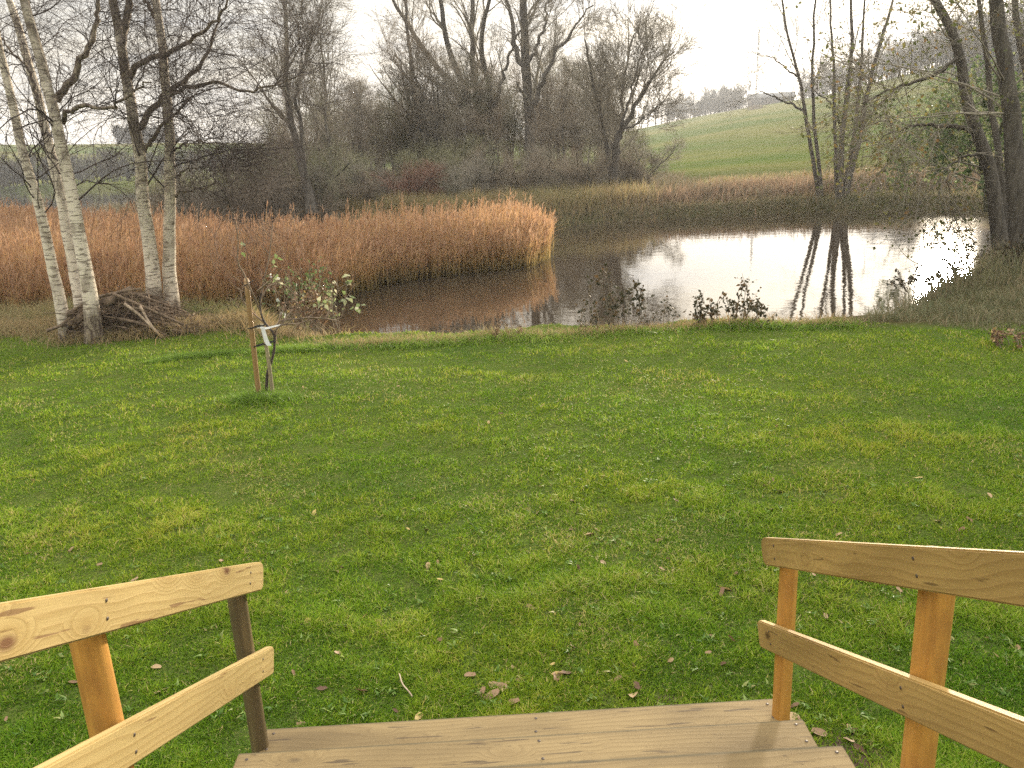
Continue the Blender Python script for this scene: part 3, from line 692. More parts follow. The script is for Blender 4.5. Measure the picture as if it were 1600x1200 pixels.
# grove behind the reeds
GL = [dict(n=13, t0=.25, t1=.98, L=2.9, ang=(.3, .8), up=.07, wig=.11, K=8, rf=.45, sides=4, rmin=.02),
      dict(n=6, t0=.15, t1=1., L=1.7, ang=(.35, .8), up=.04, wig=.13, K=6, rf=.5, sides=3, rmin=.009),
      dict(n=5, t0=.12, t1=1., L=1.0, ang=(.3, .8), up=.03, wig=.14, K=5, rf=.5, sides=3, rmin=.006),
      dict(n=4, t0=.1, t1=1., L=.6, ang=(.3, .8), up=.02, wig=.14, K=3, rf=.6, sides=3, rmin=.0055)]
gg = 'bare trees of the grove behind the reeds'
def gtree(label, stems, Y, seed, mt='twig_grey', limbs=None, lv=GL, dy=1.):
    ss = [(root_at(p, Y+.3*i, dy*(-1)**i, .4), a, b) for i, (p, a, b) in enumerate(stems)]
    ll = [(px_stem(p, Y, .8*(-1)**i), a, b) for i, (p, a, b) in enumerate(limbs)] if limbs else None
    return tree('bare_tree', label, 'tree', ss, lv, seed, M['bark'], M[mt], None, gg, 9, wob=.04, limbs=ll)
gtree('tallest straight dark tree in the middle of the grove behind the reed tip', [([(832, 300), (830, 240), (828, 180), (822, 110), (820, 40), (818, -40), (815, -160)], .36, .08)], 42, 41, 'twig_grey',
      [([(823, 120), (806, 80), (800, 30), (790, -20), (780, -80)], .14, .04), ([(830, 180), (846, 130), (870, 80), (900, 40), (925, 10)], .15, .03), ([(824, 100), (850, 40), (858, -30)], .10, .03)])
gtree('big spreading four-stemmed tree in the grove left of the tallest one', [([(744, 300), (742, 230), (722, 160), (695, 120), (660, 75), (632, 30), (600, -20)], .28, .06), ([(750, 300), (746, 220), (722, 130), (700, 70), (688, 0), (676, -90)], .27, .06),
      ([(755, 300), (750, 200), (740, 110), (738, 20), (744, -90)], .28, .06), ([(762, 300), (770, 220), (765, 140), (752, 70), (770, -20), (790, -90)], .24, .05)], 44, 42, 'twig_grey',
      [([(770, 190), (785, 120), (806, 60), (830, 20)], .13, .03)], [dict(GL[0], n=12), GL[1], GL[2], dict(GL[3], n=3)])
gtree('slanting tree with fan-shaped crown at the right end of the grove', [([(960, 305), (960, 271), (965, 215), (985, 180), (1006, 140), (1030, 105), (1052, 80)], .17, .03), ([(958, 305), (950, 240), (938, 180), (925, 120), (915, 60)], .14, .03),
      ([(961, 300), (968, 200), (975, 120), (990, 50)], .10, .03)], 33, 43, 'twig_grey', [([(968, 205), (1000, 190), (1035, 165)], .05, .015), ([(962, 230), (985, 150), (1000, 90), (1020, 50)], .06, .015)], [dict(GL[0], n=12, L=2.6), dict(GL[1], L=1.5), dict(GL[2], L=.85), GL[3]])
gtree('tall thin tree with yellowish trunk at the left end of the grove', [([(487, 335), (482, 300), (467, 243), (455, 187), (446, 117), (447, 50), (440, -40)], .17, .04), ([(484, 335), (478, 290), (470, 200), (462, 150), (478, 90), (490, 40)], .10, .03)], 30, 44, 'twig_grey',
      None, [dict(GL[0], n=16, L=2.6), dict(GL[1], L=1.5), dict(GL[2], L=.85), GL[3]])
gtree('slim upright tree just right of the yellowish-trunked tree', [([(520, 320), (518, 260), (510, 190), (506, 120), (500, 50)], .12, .03)], 36, 45)
gtree('forked grey tree in the left half of the grove', [([(660, 310), (656, 230), (648, 150), (640, 80), (634, 20), (630, -60)], .16, .04), ([(662, 310), (668, 220), (660, 150), (640, 100)], .12, .03)], 40, 46, 'twig_brown')
# copies fill the depth of the grove
def template(seed, hgt_, spread, n_st, mt, lv=GL, r=.14, bark_='bark', nm='bare_tree', part='crown'):
    rg = np.random.default_rng(seed); sts = []
    for i in range(n_st):
        a = rg.uniform(0, 2*pi); L_ = hgt_*rg.uniform(.8, 1.05); ln = spread*rg.uniform(.3, 1)
        sts.append(([(.1*i*cos(a), .1*i*sin(a), -.3)]+[(cos(a)*ln*t**1.3+rg.normal()*.12, sin(a)*ln*t**1.3+rg.normal()*.12, L_*t) for t in (.25, .5, .75, 1.)], r*rg.uniform(.7, 1), .02))
    return tree(nm, 'template', 'tree', sts, lv, seed, M[bark_], M[mt], None, gg, 7, K0=14, wob=.05, origin=(0, 0, 0), part=part)
TP = [template(101, 9.5, 1.6, 1, 'twig_grey', r=.17), template(102, 8.5, 1.8, 2, 'twig_brown'), template(103, 7.5, 1.2, 1, 'twig_brown', r=.12),
      template(104, 9., 2.2, 3, 'twig_grey'), template(105, 7., 1.6, 3, 'twig_olive', r=.08)]
SL = [dict(n=9, t0=.12, t1=.98, L=1.3, ang=(.3, .9), up=.03, wig=.14, K=6, rf=.5, sides=3, rmin=.008),
      dict(n=9, t0=.12, t1=1., L=.8, ang=(.35, .9), up=.01, wig=.16, K=5, rf=.5, sides=3, rmin=.005),
      dict(n=7, t0=.1, t1=1., L=.45, ang=(.3, .9), up=.0, wig=.16, K=4, rf=.6, sides=3, rmin=.004)]
SH = [template(111, 3.0, 1.8, 9, 'twig_brown', SL, .04, 'bark_green', 'bare_shrub', 'branches'), template(112, 2.6, 2.0, 10, 'twig_olive', SL, .035, 'bark_green', 'bare_shrub', 'branches'),
      template(113, 2.4, 1.6, 10, 'twig_red', SL, .035, 'bark', 'bare_shrub', 'branches'), template(114, 3.3, 2.0, 9, 'twig_grey', SL, .04, 'bark_green', 'bare_shrub', 'branches')]
rng = np.random.default_rng(77)
ORD = ['first', 'second', 'third', 'fourth', 'fifth', 'sixth', 'seventh', 'eighth', 'ninth', 'tenth', 'eleventh', 'twelfth', 'thirteenth', 'fourteenth', 'fifteenth', 'sixteenth', 'seventeenth', 'eighteenth', 'nineteenth', 'twentieth',
       'twenty-first', 'twenty-second', 'twenty-third', 'twenty-fourth', 'twenty-fifth', 'twenty-sixth', 'twenty-seventh', 'twenty-eighth', 'twenty-ninth', 'thirtieth', 'thirty-first', 'thirty-second', 'thirty-third', 'thirty-fourth', 'thirty-fifth', 'thirty-sixth']
_t = ['', '', 'twenty', 'thirty', 'forty', 'fifty', 'sixty', 'seventy']
ORD = ORD[:19]+['%s' % (('%s-%s' % (_t[n//10], ORD[n % 10-1])) if n % 10 else _t[n//10][:-1]+'ieth') for n in range(20, 80)]
used = set()
def put(tpls, u, Y, top_v, label, group, cat=None, k=None, squash=1.):
    k = rng.integers(len(tpls)) if k is None else k; t = tpls[k]
    if id(t) in used: o = copy_tree(t)
    else: o = t; used.add(id(t))
    p = ony(u, 250, Y); z = float(hgt(p[0], Y)); top = ony(u, top_v, Y)[2]-z
    h0 = [9.5, 8.5, 7.5, 9., 7.][k]*1.12 if tpls is TP else [3.3, 2.9, 2.7, 3.6][k]*1.1
    s_ = top/h0; o.location = (p[0], Y, z-.05); o.rotation_euler = (0, 0, rng.uniform(0, 2*pi)); o.scale = (s_*squash, s_*squash, s_)
    o['label'] = label; o['group'] = group
    if cat: o['category'] = cat
    return o
back = [(430, 150, 4), (452, 130, 2), (495, 135, 0), (535, 110, 1), (556, 120, 3), (572, 105, 2), (592, 125, 1), (612, 90, 0), (628, 130, 4), (650, 95, 2), (682, 70, 3), (700, 90, 1), (722, 110, 4), (760, 60, 0), (785, 80, 2),
        (800, 60, 1), (848, 70, 3), (866, 90, 4), (880, 60, 0), (900, 75, 2), (920, 95, 1), (935, 90, 3), (950, 110, 4), (470, 175, 1), (515, 165, 4), (590, 170, 3), (880, 120, 1), (905, 130, 3), (740, 130, 1), (640, 150, 1), (800, 130, 4), (845, 140, 2), (700, 150, 4), (975, 150, 2), (560, 160, 2)]
back.sort()
mid = [(455, 185, 1), (480, 160, 2), (505, 150, 4), (528, 165, 1), (548, 150, 2), (568, 160, 4), (582, 145, 1), (604, 150, 2), (620, 165, 1), (635, 140, 4), (655, 160, 2), (672, 150, 1), (690, 165, 4), (712, 150, 2), (732, 160, 1), (752, 145, 4), (772, 155, 2), (792, 150, 1),
       (812, 160, 4), (838, 150, 2), (858, 155, 1), (876, 160, 4), (894, 150, 2), (912, 155, 1), (930, 165, 4), (944, 150, 2), (965, 175, 1), (985, 190, 4), (440, 200, 2), (420, 205, 1)]
back = sorted((u+rng.uniform(-5, 5), tv, k) for u, tv, k in back+mid); named = [485, 519, 661, 752, 832, 960]
for i, (u, tv, k) in enumerate(back):
    put(TP, u, rng.uniform(39, 56), tv+8, 'bare twiggy tree in the grove behind the reeds, %s trunk from the left' % ORD[i+sum(u > q for q in named)], gg, 'tree', k)
gs = 'leafless shrubs along the edge of the grove'
shr = [(300, 262, 0), (330, 245, 3), (355, 268, 1), (385, 240, 0), (415, 258, 3), (440, 232, 1), (465, 262, 0), (505, 255, 3), (530, 238, 1), (560, 262, 0), (585, 240, 3), (615, 262, 2), (640, 250, 2), (675, 235, 1), (700, 215, 1),
       (730, 240, 3), (755, 225, 0), (785, 240, 1), (815, 232, 0), (850, 225, 3), (875, 240, 1), (905, 225, 0), (930, 240, 3), (960, 232, 1), (985, 225, 0), (1008, 215, 3)]
for i, (u, tv, k) in enumerate(shr):
    Y = 33+5*((i*7) % 3)/2 if u < 960 else 36+i % 2*2
    if u < 480: Y = 30.5+(i % 3)
    put(SH, u, Y, tv, {0: 'brown', 1: 'olive green', 2: 'reddish', 3: 'grey'}[k]+' leafless shrub at the foot of the grove, %s shrub from the left' % ORD[i], gs, 'shrub', k, 1.25)
# low bush row left behind the reeds (water's edge)
print('grove', round(time.time()-T0, 1))

# ------------------------------------------------------------------ distant woods, ridge trees, barn and mast
def wood_mass(name, label, pts, mat_, seed, hmin, hmax, nst=60, lean=.25, wdt=.10):
    """many small bare trees merged into one far-off wood"""
    rg = np.random.default_rng(seed); g = Geo()
    for (x, y) in pts:
        z = float(hgt(x, y)); h = rg.uniform(hmin, hmax); 
        P0 = resample([(x, y, z-.3), (x+rg.normal()*.3, y, z+h*.5), (x+rg.normal()*.5, y, z+h)], 6)[None]
        R0 = np.linspace(.03*h, .008*h, 6)[None]*.5; V, q = tubes(P0, R0, 4); g.add(V, q)
        C, CR = grow(rg, P0, R0, nst//4, .15, .95, h*.42, (.4, 1.1), .06, .12, 4, rf=.5, rmin=wdt*.5); V, q = tubes(C, CR, 3); g.add(V, q)
        C, CR = grow(rg, C, CR, 7, .15, 1., h*.22, (.3, 1.), .03, .15, 3, rf=.6, rmin=wdt*.35); V, q = tubes(C, CR, 3); g.add(V, q)
    o = g.build(name, mat_); tag(o, label, 'wood', kind='stuff'); return o
def polar(u, r, v=190): a = azof(u, v); return (r*sin(a), r*cos(a))
rng = np.random.default_rng(3)
wood_mass('distant_wood', 'dark hazy tree line along the ridge beyond the field', [polar(rng.uniform(1042, 1165), rng.uniform(252, 275)) for _ in range(150)], M['wood_far'], 1, 2.4, 7.8)
wood_mass('hillside_wood', 'hazy bare wood covering the upper right hillside',
          [polar(u, r) for u, r in [(rng.uniform(1250, 1900), rng.uniform(120, 310)) for _ in range(2600)]
           if r > np.interp(u, [1250, 1300, 1400, 1480, 1560, 1700, 1900], [265, 250, 225, 165, 110, 90, 90])][:1100], M['wood_far2'], 2, 5.0, 9.5, 40, wdt=.14)
wood_mass('lakeside_wood', 'dark bare wood on the far shore of the lake at left',
          [polar(rng.uniform(-250, 470), rng.uniform(150, 178)) for _ in range(420)], M['wood_far2'], 4, 2.5, 5.0, 40, wdt=.12)
wood_mass('hilltop_wood', 'dark blue clump of trees on the left hilltop', [polar(rng.uniform(178, 268), rng.uniform(300, 320)) for _ in range(130)], M['wood_far'], 5, 2.5, 5.6, 60, wdt=.2)
gt = 'small trees in a row at the left end of the ridge'
for i, (u, h) in enumerate([(972, 3.6), (990, 5.2), (1002, 4.2), (1012, 5.6), (1024, 5.0), (1034, 6.0)]):
    x, y = polar(u, 251.); z = float(hgt(x, y)); rg = np.random.default_rng(60+i)
    tree('ridge_tree', 'small hazy round-topped tree on the ridge, %s of the row from the left' % ORD[i], 'tree', [([(x, y, z-.3), (x+.1, y, z+h*.45), (x-.1, y, z+h*.9)], .16, .05)],
         [dict(n=22, t0=.3, t1=1., L=h*.42, ang=(.4, 1.1), up=.05, wig=.12, K=5, rf=.5, sides=3, rmin=.06), dict(n=9, t0=.2, t1=1., L=h*.22, ang=(.3, 1.), up=.02, wig=.14, K=3, rf=.6, sides=3, rmin=.04)],
         70+i, M['wood_far'], M['wood_far'], None, gt, 5, K0=8, wob=.03)
def barn():
    x, y = polar(1203, 243.); z = float(hgt(x, y))-.2; a = azof(1203)
    root = empty('barn', (x, y, z)); tag(root, 'long low dark barn on the ridge skyline behind the bare trees', 'barn'); root.rotation_euler = (0, 0, -a)
    V, q = boxv(-6, 6, -3, 3, -1.5, 1.9); mesh_np('wall', V, q, None, M['barn'], root)
    V = np.array([[-6.4, -3.4, 1.8], [6.4, -3.4, 1.8], [6.0, 0, 3.1], [-6.0, 0, 3.1], [-6.4, 3.4, 1.8], [6.4, 3.4, 1.8]], float); V2 = V-[0, 0, .15]
    q = np.array([[0, 1, 2, 3], [3, 2, 5, 4], [6, 9, 8, 7], [9, 10, 11, 8], [0, 6, 7, 1], [4, 5, 11, 10], [0, 3, 9, 6], [3, 4, 10, 9], [1, 7, 8, 2], [2, 8, 11, 5]])
    mesh_np('roof', np.vstack([V, V2]), q, None, M['barn_roof'], root)
    for s_ in (-3.4, 1.6):
        V, q = boxv(s_, s_+1.8, -3.04, -2.98, -.2, 1.5); mesh_np('door', V, q, None, M['barn_roof'], root)
barn()
def mast():
    x, y = polar(1181, 205.); z = float(hgt(x, y))
    root = empty('mast', (x, y, z)); tag(root, 'thin tall lattice mast standing in the hillside field', 'mast')
    g = Geo(); legs = []
    for k in range(3):
        a = k*2*pi/3; legs.append([(.42*cos(a), .42*sin(a), -.2), (.12*cos(a), .12*sin(a), 17.)])
    P = np.array([resample(l, 16) for l in legs]); V, q = tubes(P, np.full((3, 16), .05), 4); g.add(V, q)
    br = []
    for i in range(15):
        for k in range(3): br.append([P[k, i], P[(k+1) % 3, i+1]])
    V, q = tubes(np.array(br), np.full((45, 2), .03), 3); g.add(V, q); g.build('frame', M['steel'], root)
    rg = np.random.default_rng(8); c = np.stack([rg.normal(size=260)*.9, rg.normal(size=260)*.6, np.zeros(260)-.1], 1)
    V, Q, T, nv = blades(rg, c, rg.uniform(.5, 1.3, 260), np.full(260, .12), rg.uniform(.1, .6, 260)); g = Geo(); g.add(V, Q, T, np.repeat(rg.uniform(0, .6, 260), nv))
    o = g.build('weed_tuft', M['bramble'], None); o.location = root.location; tag(o, 'small dark weedy tuft round the foot of the mast', 'weeds')
mast()
print('far', round(time.time()-T0, 1))

# ------------------------------------------------------------------ reeds
REEDS = np.array([(-60, 40), (-30, 24.5), (-16, 17.2), (-9.5, 15.0), (-5.7, 14.5), (-3.7, 14.9), (-3.2, 16.2), (-2.7, 17.3), (-1.3, 18.1), (.35, 18.9), (.95, 19.9), (1.25, 20.6)]+[tuple(onz(u, v, .88)[:2]) for u, v in [(838, 312), (780, 315), (700, 324), (600, 333), (500, 342), (400, 345), (300, 337), (150, 329), (0, 325), (-200, 322)]]+[(-60, 45)])
def scatter(rg, P, n, edge=0.):
    lo, hi = P.min(0), P.max(0); out = []
    tot = 0
    while tot < n:
        q = rg.uniform(lo, hi, (n, 2)); d = poly_sdf(P, q[:, 0], q[:, 1]); q = q[d+edge*rg.random(n)**2 < 0]
        out.append(q); tot += len(q)
    return np.concatenate(out)[:n]
def reeds():
    rg = np.random.default_rng(9)
    near = np.array([(-14, 15), (-9.5, 14.9), (-5.7, 14.5), (-3.7, 14.9), (-2.7, 17.3), (-1.3, 18.1), (.35, 18.9), (.95, 19.9), (1.25, 20.6)]+[tuple(onz(u, v, .88)[:2]) for u, v in [(838, 312), (780, 315), (700, 324), (600, 333), (500, 342), (400, 345), (300, 337), (150, 329), (0, 325)]]+[(-22, 24)])
    a = scatter(rg, near, 17000, .25); b = scatter(rg, REEDS, 14000, .3)
    front = np.array([(-16, 16.9), (-9.5, 14.7), (-5.7, 14.2), (-3.5, 14.7), (-2.4, 17.1), (-1.1, 17.9), (.6, 18.6), (1.1, 20), (1.1, 22), (.6, 22), (.2, 19.8), (-1.6, 19.1), (-3.3, 18.2), (-4.4, 16), (-5.8, 15.6), (-9.5, 16.1), (-16, 18.4)])
    c = scatter(rg, front, 9000, .2)
    p = np.concatenate([a, b, c]); N = len(p)
    r = np.hypot(p[:, 0], p[:, 1])
    patch = .5+.5*np.sin(p[:, 0]*.9+np.sin(p[:, 1]*.7)*1.5)*np.sin(p[:, 1]*.8+.5)
    h = rg.normal(1.24, .13, N)*(1+.08*patch)*(1+.16*(rg.random(N) < .10)); 
    ed = -poly_sdf(REEDS, p[:, 0], p[:, 1]); h *= .72+.28*np.clip(ed/.9, 0, 1)
    h[-9000:] *= rg.uniform(.55, 1.0, 9000)
    th = rg.normal(.15, .9, N); ln = np.abs(rg.normal(.10, .13, N)); ld = np.stack([np.cos(th), np.sin(th), np.zeros(N)], 1)
    base = np.stack([p[:, 0], p[:, 1], np.full(N, WATER-.1)], 1)
    K = 5; t = np.linspace(0, 1, K)
    Pst = base[:, None]+np.array([0, 0, 1.])*(h[:, None, None]*t[None, :, None])+ld[:, None]*(h*ln)[:, None, None]*(t**2)[None, :, None]
    wd = .0035+.0009*np.maximum(r-14, 0)*.25
    ph = rg.uniform(0, 2*pi, N); sv = np.stack([np.cos(ph), np.sin(ph), np.zeros(N)], 1)
    V = np.stack([Pst-sv[:, None]*wd[:, None, None], Pst+sv[:, None]*wd[:, None, None]], 2).reshape(-1, 3)
    bq = (np.arange(N)*K*2)[:, None]; Q = np.concatenate([bq+np.array([2*k, 2*k+1, 2*k+3, 2*k+2]) for k in range(K-1)])
    tone = rg.uniform(-.08, .08, N)
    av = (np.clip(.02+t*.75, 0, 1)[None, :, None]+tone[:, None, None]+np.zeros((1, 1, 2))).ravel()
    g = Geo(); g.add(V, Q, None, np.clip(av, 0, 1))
    # leaves, 3 per stem
    n3 = 3; par = np.repeat(np.arange(N), n3); tt = rg.uniform(.12, .85, N*n3); f = tt*(K-1); i = f.astype(int); fr = (f-i)[:, None]
    c = Pst[par, i]*(1-fr)+Pst[par, np.minimum(i+1, K-1)]*fr
    V, Q, T, nv = blades(rg, c, rg.uniform(.18, .42, len(par)), rg.uniform(.008, .016, len(par))*(1+np.maximum(r[par]-14, 0)*.03), rg.uniform(.3, 1.3, len(par)), 1)
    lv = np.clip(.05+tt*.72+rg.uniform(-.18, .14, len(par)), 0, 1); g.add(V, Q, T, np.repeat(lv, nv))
    # plumes
    has = rg.random(N) < .75; tip = Pst[has, -1]; nh = len(tip); par = np.repeat(np.arange(nh), 4)
    ofs = rg.uniform(-.16, .02, len(par)); c = tip[par]+np.stack([np.zeros(len(par)), np.zeros(len(par)), ofs], 1)
    V, Q, T, nv = blades(rg, c, rg.uniform(.07, .16, len(par)), rg.uniform(.010, .022, len(par)), rg.uniform(.1, .9, len(par)), 1, np.repeat(th[has], 4))
    g.add(V, Q, T, np.repeat(np.clip(rg.uniform(.68, 1., nh)[par], 0, 1), nv))
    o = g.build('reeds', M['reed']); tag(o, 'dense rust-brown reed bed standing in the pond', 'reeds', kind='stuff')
reeds()
print('reeds', round(time.time()-T0, 1))

# ------------------------------------------------------------------ grasses and weeds
def veg(name, label, pts, mat_, seed, hr, wr, lean=(.2, 1.), seg=1, vr=(0, 1), cat='grass', zoff=-.03, spread=None, vz=0.):
    rg = np.random.default_rng(seed); p = np.asarray(pts); N = len(p); z = hgt(p[:, 0], p[:, 1])
    c = np.stack([p[:, 0], p[:, 1], np.maximum(z, WATER-.15)+zoff], 1); r = np.hypot(p[:, 0], p[:, 1])
    clump = .65+.5*(.5+.5*np.sin(p[:, 0]*3.1+seed)*np.sin(p[:, 1]*2.3+1.7*p[:, 0]))
    h = rg.uniform(hr[0], hr[1], N)*clump; w_ = rg.uniform(wr[0], wr[1], N)
    V, Q, T, nv = blades(rg, c, h, w_, rg.uniform(lean[0], lean[1], N), seg)
    pn = .5+.5*np.sin(p[:, 0]*.8+seed*1.3)*np.sin(p[:, 1]*.9+seed+p[:, 0]*.3)
    a = np.clip(vr[0]+(vr[1]-vr[0])*(rg.uniform(0, 1, N)*.65+pn*.35), 0, 1)
    g = Geo(); g.add(V, Q, T, np.repeat(a, nv)); o = g.build(name, mat_); tag(o, label, cat, kind='stuff'); return o
def line_pts(rg, path, n, w0, w1=None):
    P = np.asarray(path, float); d = np.r_[0, np.cumsum(np.linalg.norm(np.diff(P, axis=0), axis=1))]; t = rg.uniform(0, d[-1], n)
    q = np.stack([np.interp(t, d, P[:, 0]), np.interp(t, d, P[:, 1])], 1); return q+rg.normal(size=(n, 2))*w0
rg = np.random.default_rng(21)
# mown lawn: blades thin out with distance as they widen
def fbm(x, y, f, oct_, seed):
    rq = np.random.default_rng(seed); s_ = np.zeros_like(x)
    for o_ in range(oct_):
        for k in range(5):
            a = rq.uniform(0, 2*pi); fr = f*(1.9**o_)*rq.uniform(.7, 1.3)
            s_ = s_+np.sin(fr*(x*cos(a)+y*sin(a))+rq.uniform(0, 6.28)+1.3*np.sin(.6*fr*(x*sin(a)-y*cos(a))))*.22/(1.5**o_)
    return s_
def lawn():
    rg = np.random.default_rng(22); N = 620000
    u = rg.uniform(-80, 1680, N); v = rg.uniform(505, 1290, N)
    d = fw[None]+((u-800)/F)[:, None]*R2[None]+((600-v)/F)[:, None]*U2[None]; t = -H/d[:, 2]; p = O+d*t[:, None]
    x, y = p[:, 0], p[:, 1]
    x = np.concatenate([x, rg.uniform(-13, 12, 260000)]); y = np.concatenate([y, rg.uniform(-2, 13, 260000)]); N = len(x)
    inf = (np.arange(N) < 620000) | (np.abs(x) > np.maximum(y, 0)*.62+1.2)
    keep = inf & (y > -2) & (y < 13) & (poly_sdf(POND, x, y) > .25) & ~((x < -2.9) & (y > 12.4)) & ~((x > 4.6) & (y > 9.5+.35*np.sin(x*2.1)))
    sx, sy = x*CY+y*SY, -x*SY+y*CY
    keep &= ~((sx > XL-.02) & (sx < XR+.02) & (sy < Y0+.01))
    # small worn patches near the foot of the steps
    worn = np.exp(-(((x+.28)/.30)**2+((y-2.72)/.09)**2))+np.exp(-(((x-1.17)/.13)**2+((y-2.45)/.3)**2))
    keep &= rg.random(N) > worn*.85
    keep &= rg.random(N) > .75*np.clip(-fbm(x, y, 13., 3, 12)*1.6-.35, 0, 1)
    x, y = x[keep], y[keep]; N = len(x); r = np.hypot(np.hypot(x, y), H)
    patch = fbm(x, y, 1.6, 3, 5); tuft = fbm(x, y, 11., 3, 6); brown = fbm(x*.7, y, 2.3, 4, 7)*1.5
    h = rg.uniform(.018, .040, N)*(1+.2*patch+.55*np.clip(tuft, -.8, 1.2)); w_ = .0022+.00065*r
    band = np.sin(5.2*(y+.10*x+.25*np.sin(x*.7)))*fbm(x*.25, y*.8, 1.6, 2, 9)*1.4; h = h*(1+.34*np.clip(band, -1, 1))
    c = np.stack([x, y, hgt(x, y)-.004], 1)
    V, Q, T, nv = blades(rg, c, h, w_*rg.uniform(.7, 1.2, N), rg.uniform(.2, 1.4, N), 1)
    a = np.clip(rg.normal(.46, .20, N)+.10*patch+.16*tuft+.15*np.clip(band, -1, 1), 0, .86); dead = rg.random(N) < .04+.20*np.clip(brown-.35, 0, 1); a[dead] = rg.uniform(.9, 1, dead.sum())
    g = Geo(); g.add(V, Q, T, np.repeat(a, nv)); o = g.build('lawn_grass', M['lawn_blade']); tag(o, 'short mown grass covering the lawn', 'grass', kind='stuff')
    print('lawn blades', N)
lawn()
def lawn_weeds():
    rq = np.random.default_rng(23); n = 330; u = rq.uniform(-50, 1650, n); v = 570+600*rq.random(n)**.8; c = []
    for a, b in zip(u, v):
        p = onz(a, b); sx, sy, _ = from_world(p)
        if (XL-.1 < sx < XR+.1 and sy < Y0+.05) or p[1] > 9.3: continue
        c += [p[:2]+rq.normal(size=2)*.012 for _ in range(int(rq.integers(5, 11)))]
    c = np.array(c); c = np.stack([c[:, 0], c[:, 1], hgt(c[:, 0], c[:, 1])+.012], 1); N = len(c)
    V, Q, T, nv = blades(rq, c, rq.uniform(.012, .024, N), rq.uniform(.009, .016, N), rq.uniform(.9, 2., N), 1)
    g = Geo(); g.add(V, Q, T, np.repeat(rq.uniform(0, 1, N), nv)); o = g.build('lawn_weeds', M['rosette']); tag(o, 'pale broad-leaved weeds dotted through the lawn', 'weeds', kind='stuff')
lawn_weeds()
LIP = [tuple(onz(u, v)[:2]) for u, v in [(500, 541), (600, 537), (700, 532), (800, 529), (900, 524), (1000, 521), (1100, 518), (1200, 516), (1330, 512)]]
veg('bank_grass', 'ragged strip of long green grass along the pond edge of the lawn', line_pts(rg, LIP, 15000, .11), M['long_grass'], 30, (.05, .15), (.006, .012), (.2, 1.2), vr=(0, .85))
MOUND = [tuple(onz(u, v)[:2]) for u, v in [(236, 570), (290, 560), (350, 555), (420, 552), (500, 543)]]
veg('grass_strip', 'unmown green grass strip running left from the pond corner', line_pts(rg, MOUND, 8000, .07), M['long_grass'], 31, (.05, .14), (.006, .012), (.3, 1.3), vr=(0, .75))
LW = [tuple(onz(u, v)[:2]) for u, v in [(-250, 520), (-100, 520), (0, 512), (60, 514), (100, 520), (180, 528), (240, 520), (300, 512), (400, 505), (500, 520)]]
veg('dry_weeds', 'dry brown grass and weeds under the birches', line_pts(rg, LW, 17000, .28), M['dry_grass'], 32, (.08, .30), (.006, .014), (.2, 1.3), vr=(.15, .95))
sc = np.array([(-16, 15.6), (-16, 13.0), (-9, 12.6), (-5, 12.3), (-3.6, 12.0), (-3.0, 12.2), (-3.6, 14.3), (-5.6, 14.4), (-9.5, 14.9)])
veg('marsh_grass', 'green and brown marsh grass between lawn and reeds', scatter(rg, sc, 20000), M['dry_grass'], 33, (.12, .42), (.007, .015), (.2, 1.2), vr=(0, .6))
_rb = [tuple(onz(u, v)[:2]) for u, v in [(1335, 511), (1400, 507), (1450, 511), (1500, 517), (1560, 524), (1640, 530), (1800, 520)]]
RB = np.array(_rb+[(24, 14), (24, 22), (15.2, 21.5), (11.4, 17.3), (9.2, 15.0), (7.6, 13.4), (6.3, 12.2), (5.0, 11.0)])
veg('right_bank_weeds', 'hazy grey-brown weeds and grass covering the right bank', scatter(rg, RB, 80000, .1), M['weed_grey'], 34, (.07, .24), (.008, .016), (.2, 1.2), vr=(0, .9))
tall = np.array([(5.0, 10.6), (5.8, 11.2), (7.4, 11.8), (10, 13), (15, 17), (13, 19), (9.2, 14.9), (7.2, 13.1), (6, 12)])
veg('tall_bank_weeds', 'tall thin seeding weeds against the bright water at right', scatter(rg, tall, 5200), M['weed_grey'], 35, (.22, .66), (.006, .013), (.1, .7), seg=2, vr=(.1, .9))
FB = np.array([(1.3, 28.4), (4.7, 29.3), (7.6, 29.1), (10.2, 29.5), (14, 28.7), (16.2, 26.2), (19, 27), (30, 30), (50, 44), (30, 48), (12, 46), (3, 33), (-1, 30)])
veg('far_bank_grass', 'olive and brown grass edging the far side of the pond', scatter(rg, FB, 30000), M['dry_grass'], 36, (.15, .45), (.014, .03), (.2, 1.2), seg=1, vr=(0, .8))
FB2 = line_pts(rg, [(1.7, 28.8), (4.7, 29.9), (7.6, 29.6), (10.4, 30.1), (14.2, 29.3), (16.4, 26.4), (15.2, 22), (12.5, 18.4)], 12000, .3)
veg('waterline_grass', 'dull low grass and sedge right at the far waterline', FB2, M['weed_grey'], 37, (.10, .34), (.012, .024), (.3, 1.4), vr=(.1, .9))
BR = line_pts(rg, [(5, 32.5), (9, 33.2), (14, 33.2), (20, 32.4), (30, 34.5), (42, 40)], 42000, 1.2)
veg('bramble_band', 'long low reddish-brown bramble band between far bank and hill field', BR, M['bramble'], 38, (.35, .90), (.012, .03), (.1, 1.), seg=2, vr=(.05, .95), cat='brambles')
R3 = line_pts(rg, [(-6, 31.5), (-2, 30.3), (.5, 29.9), (3, 31), (5, 32.5)], 16000, .7)
veg('grove_edge_grass', 'rust and olive tall grass between the reed tip and the grove', R3, M['dry_grass'], 39, (.5, 1.2), (.012, .024), (.1, .7), seg=2, vr=(.1, .75))
GF = scatter(rg, np.array([(-30, 60), (-16, 42), (-9, 34.5), (-4, 31), (2, 30), (8, 34), (10, 46), (6, 60), (-10, 66)]), 26000)
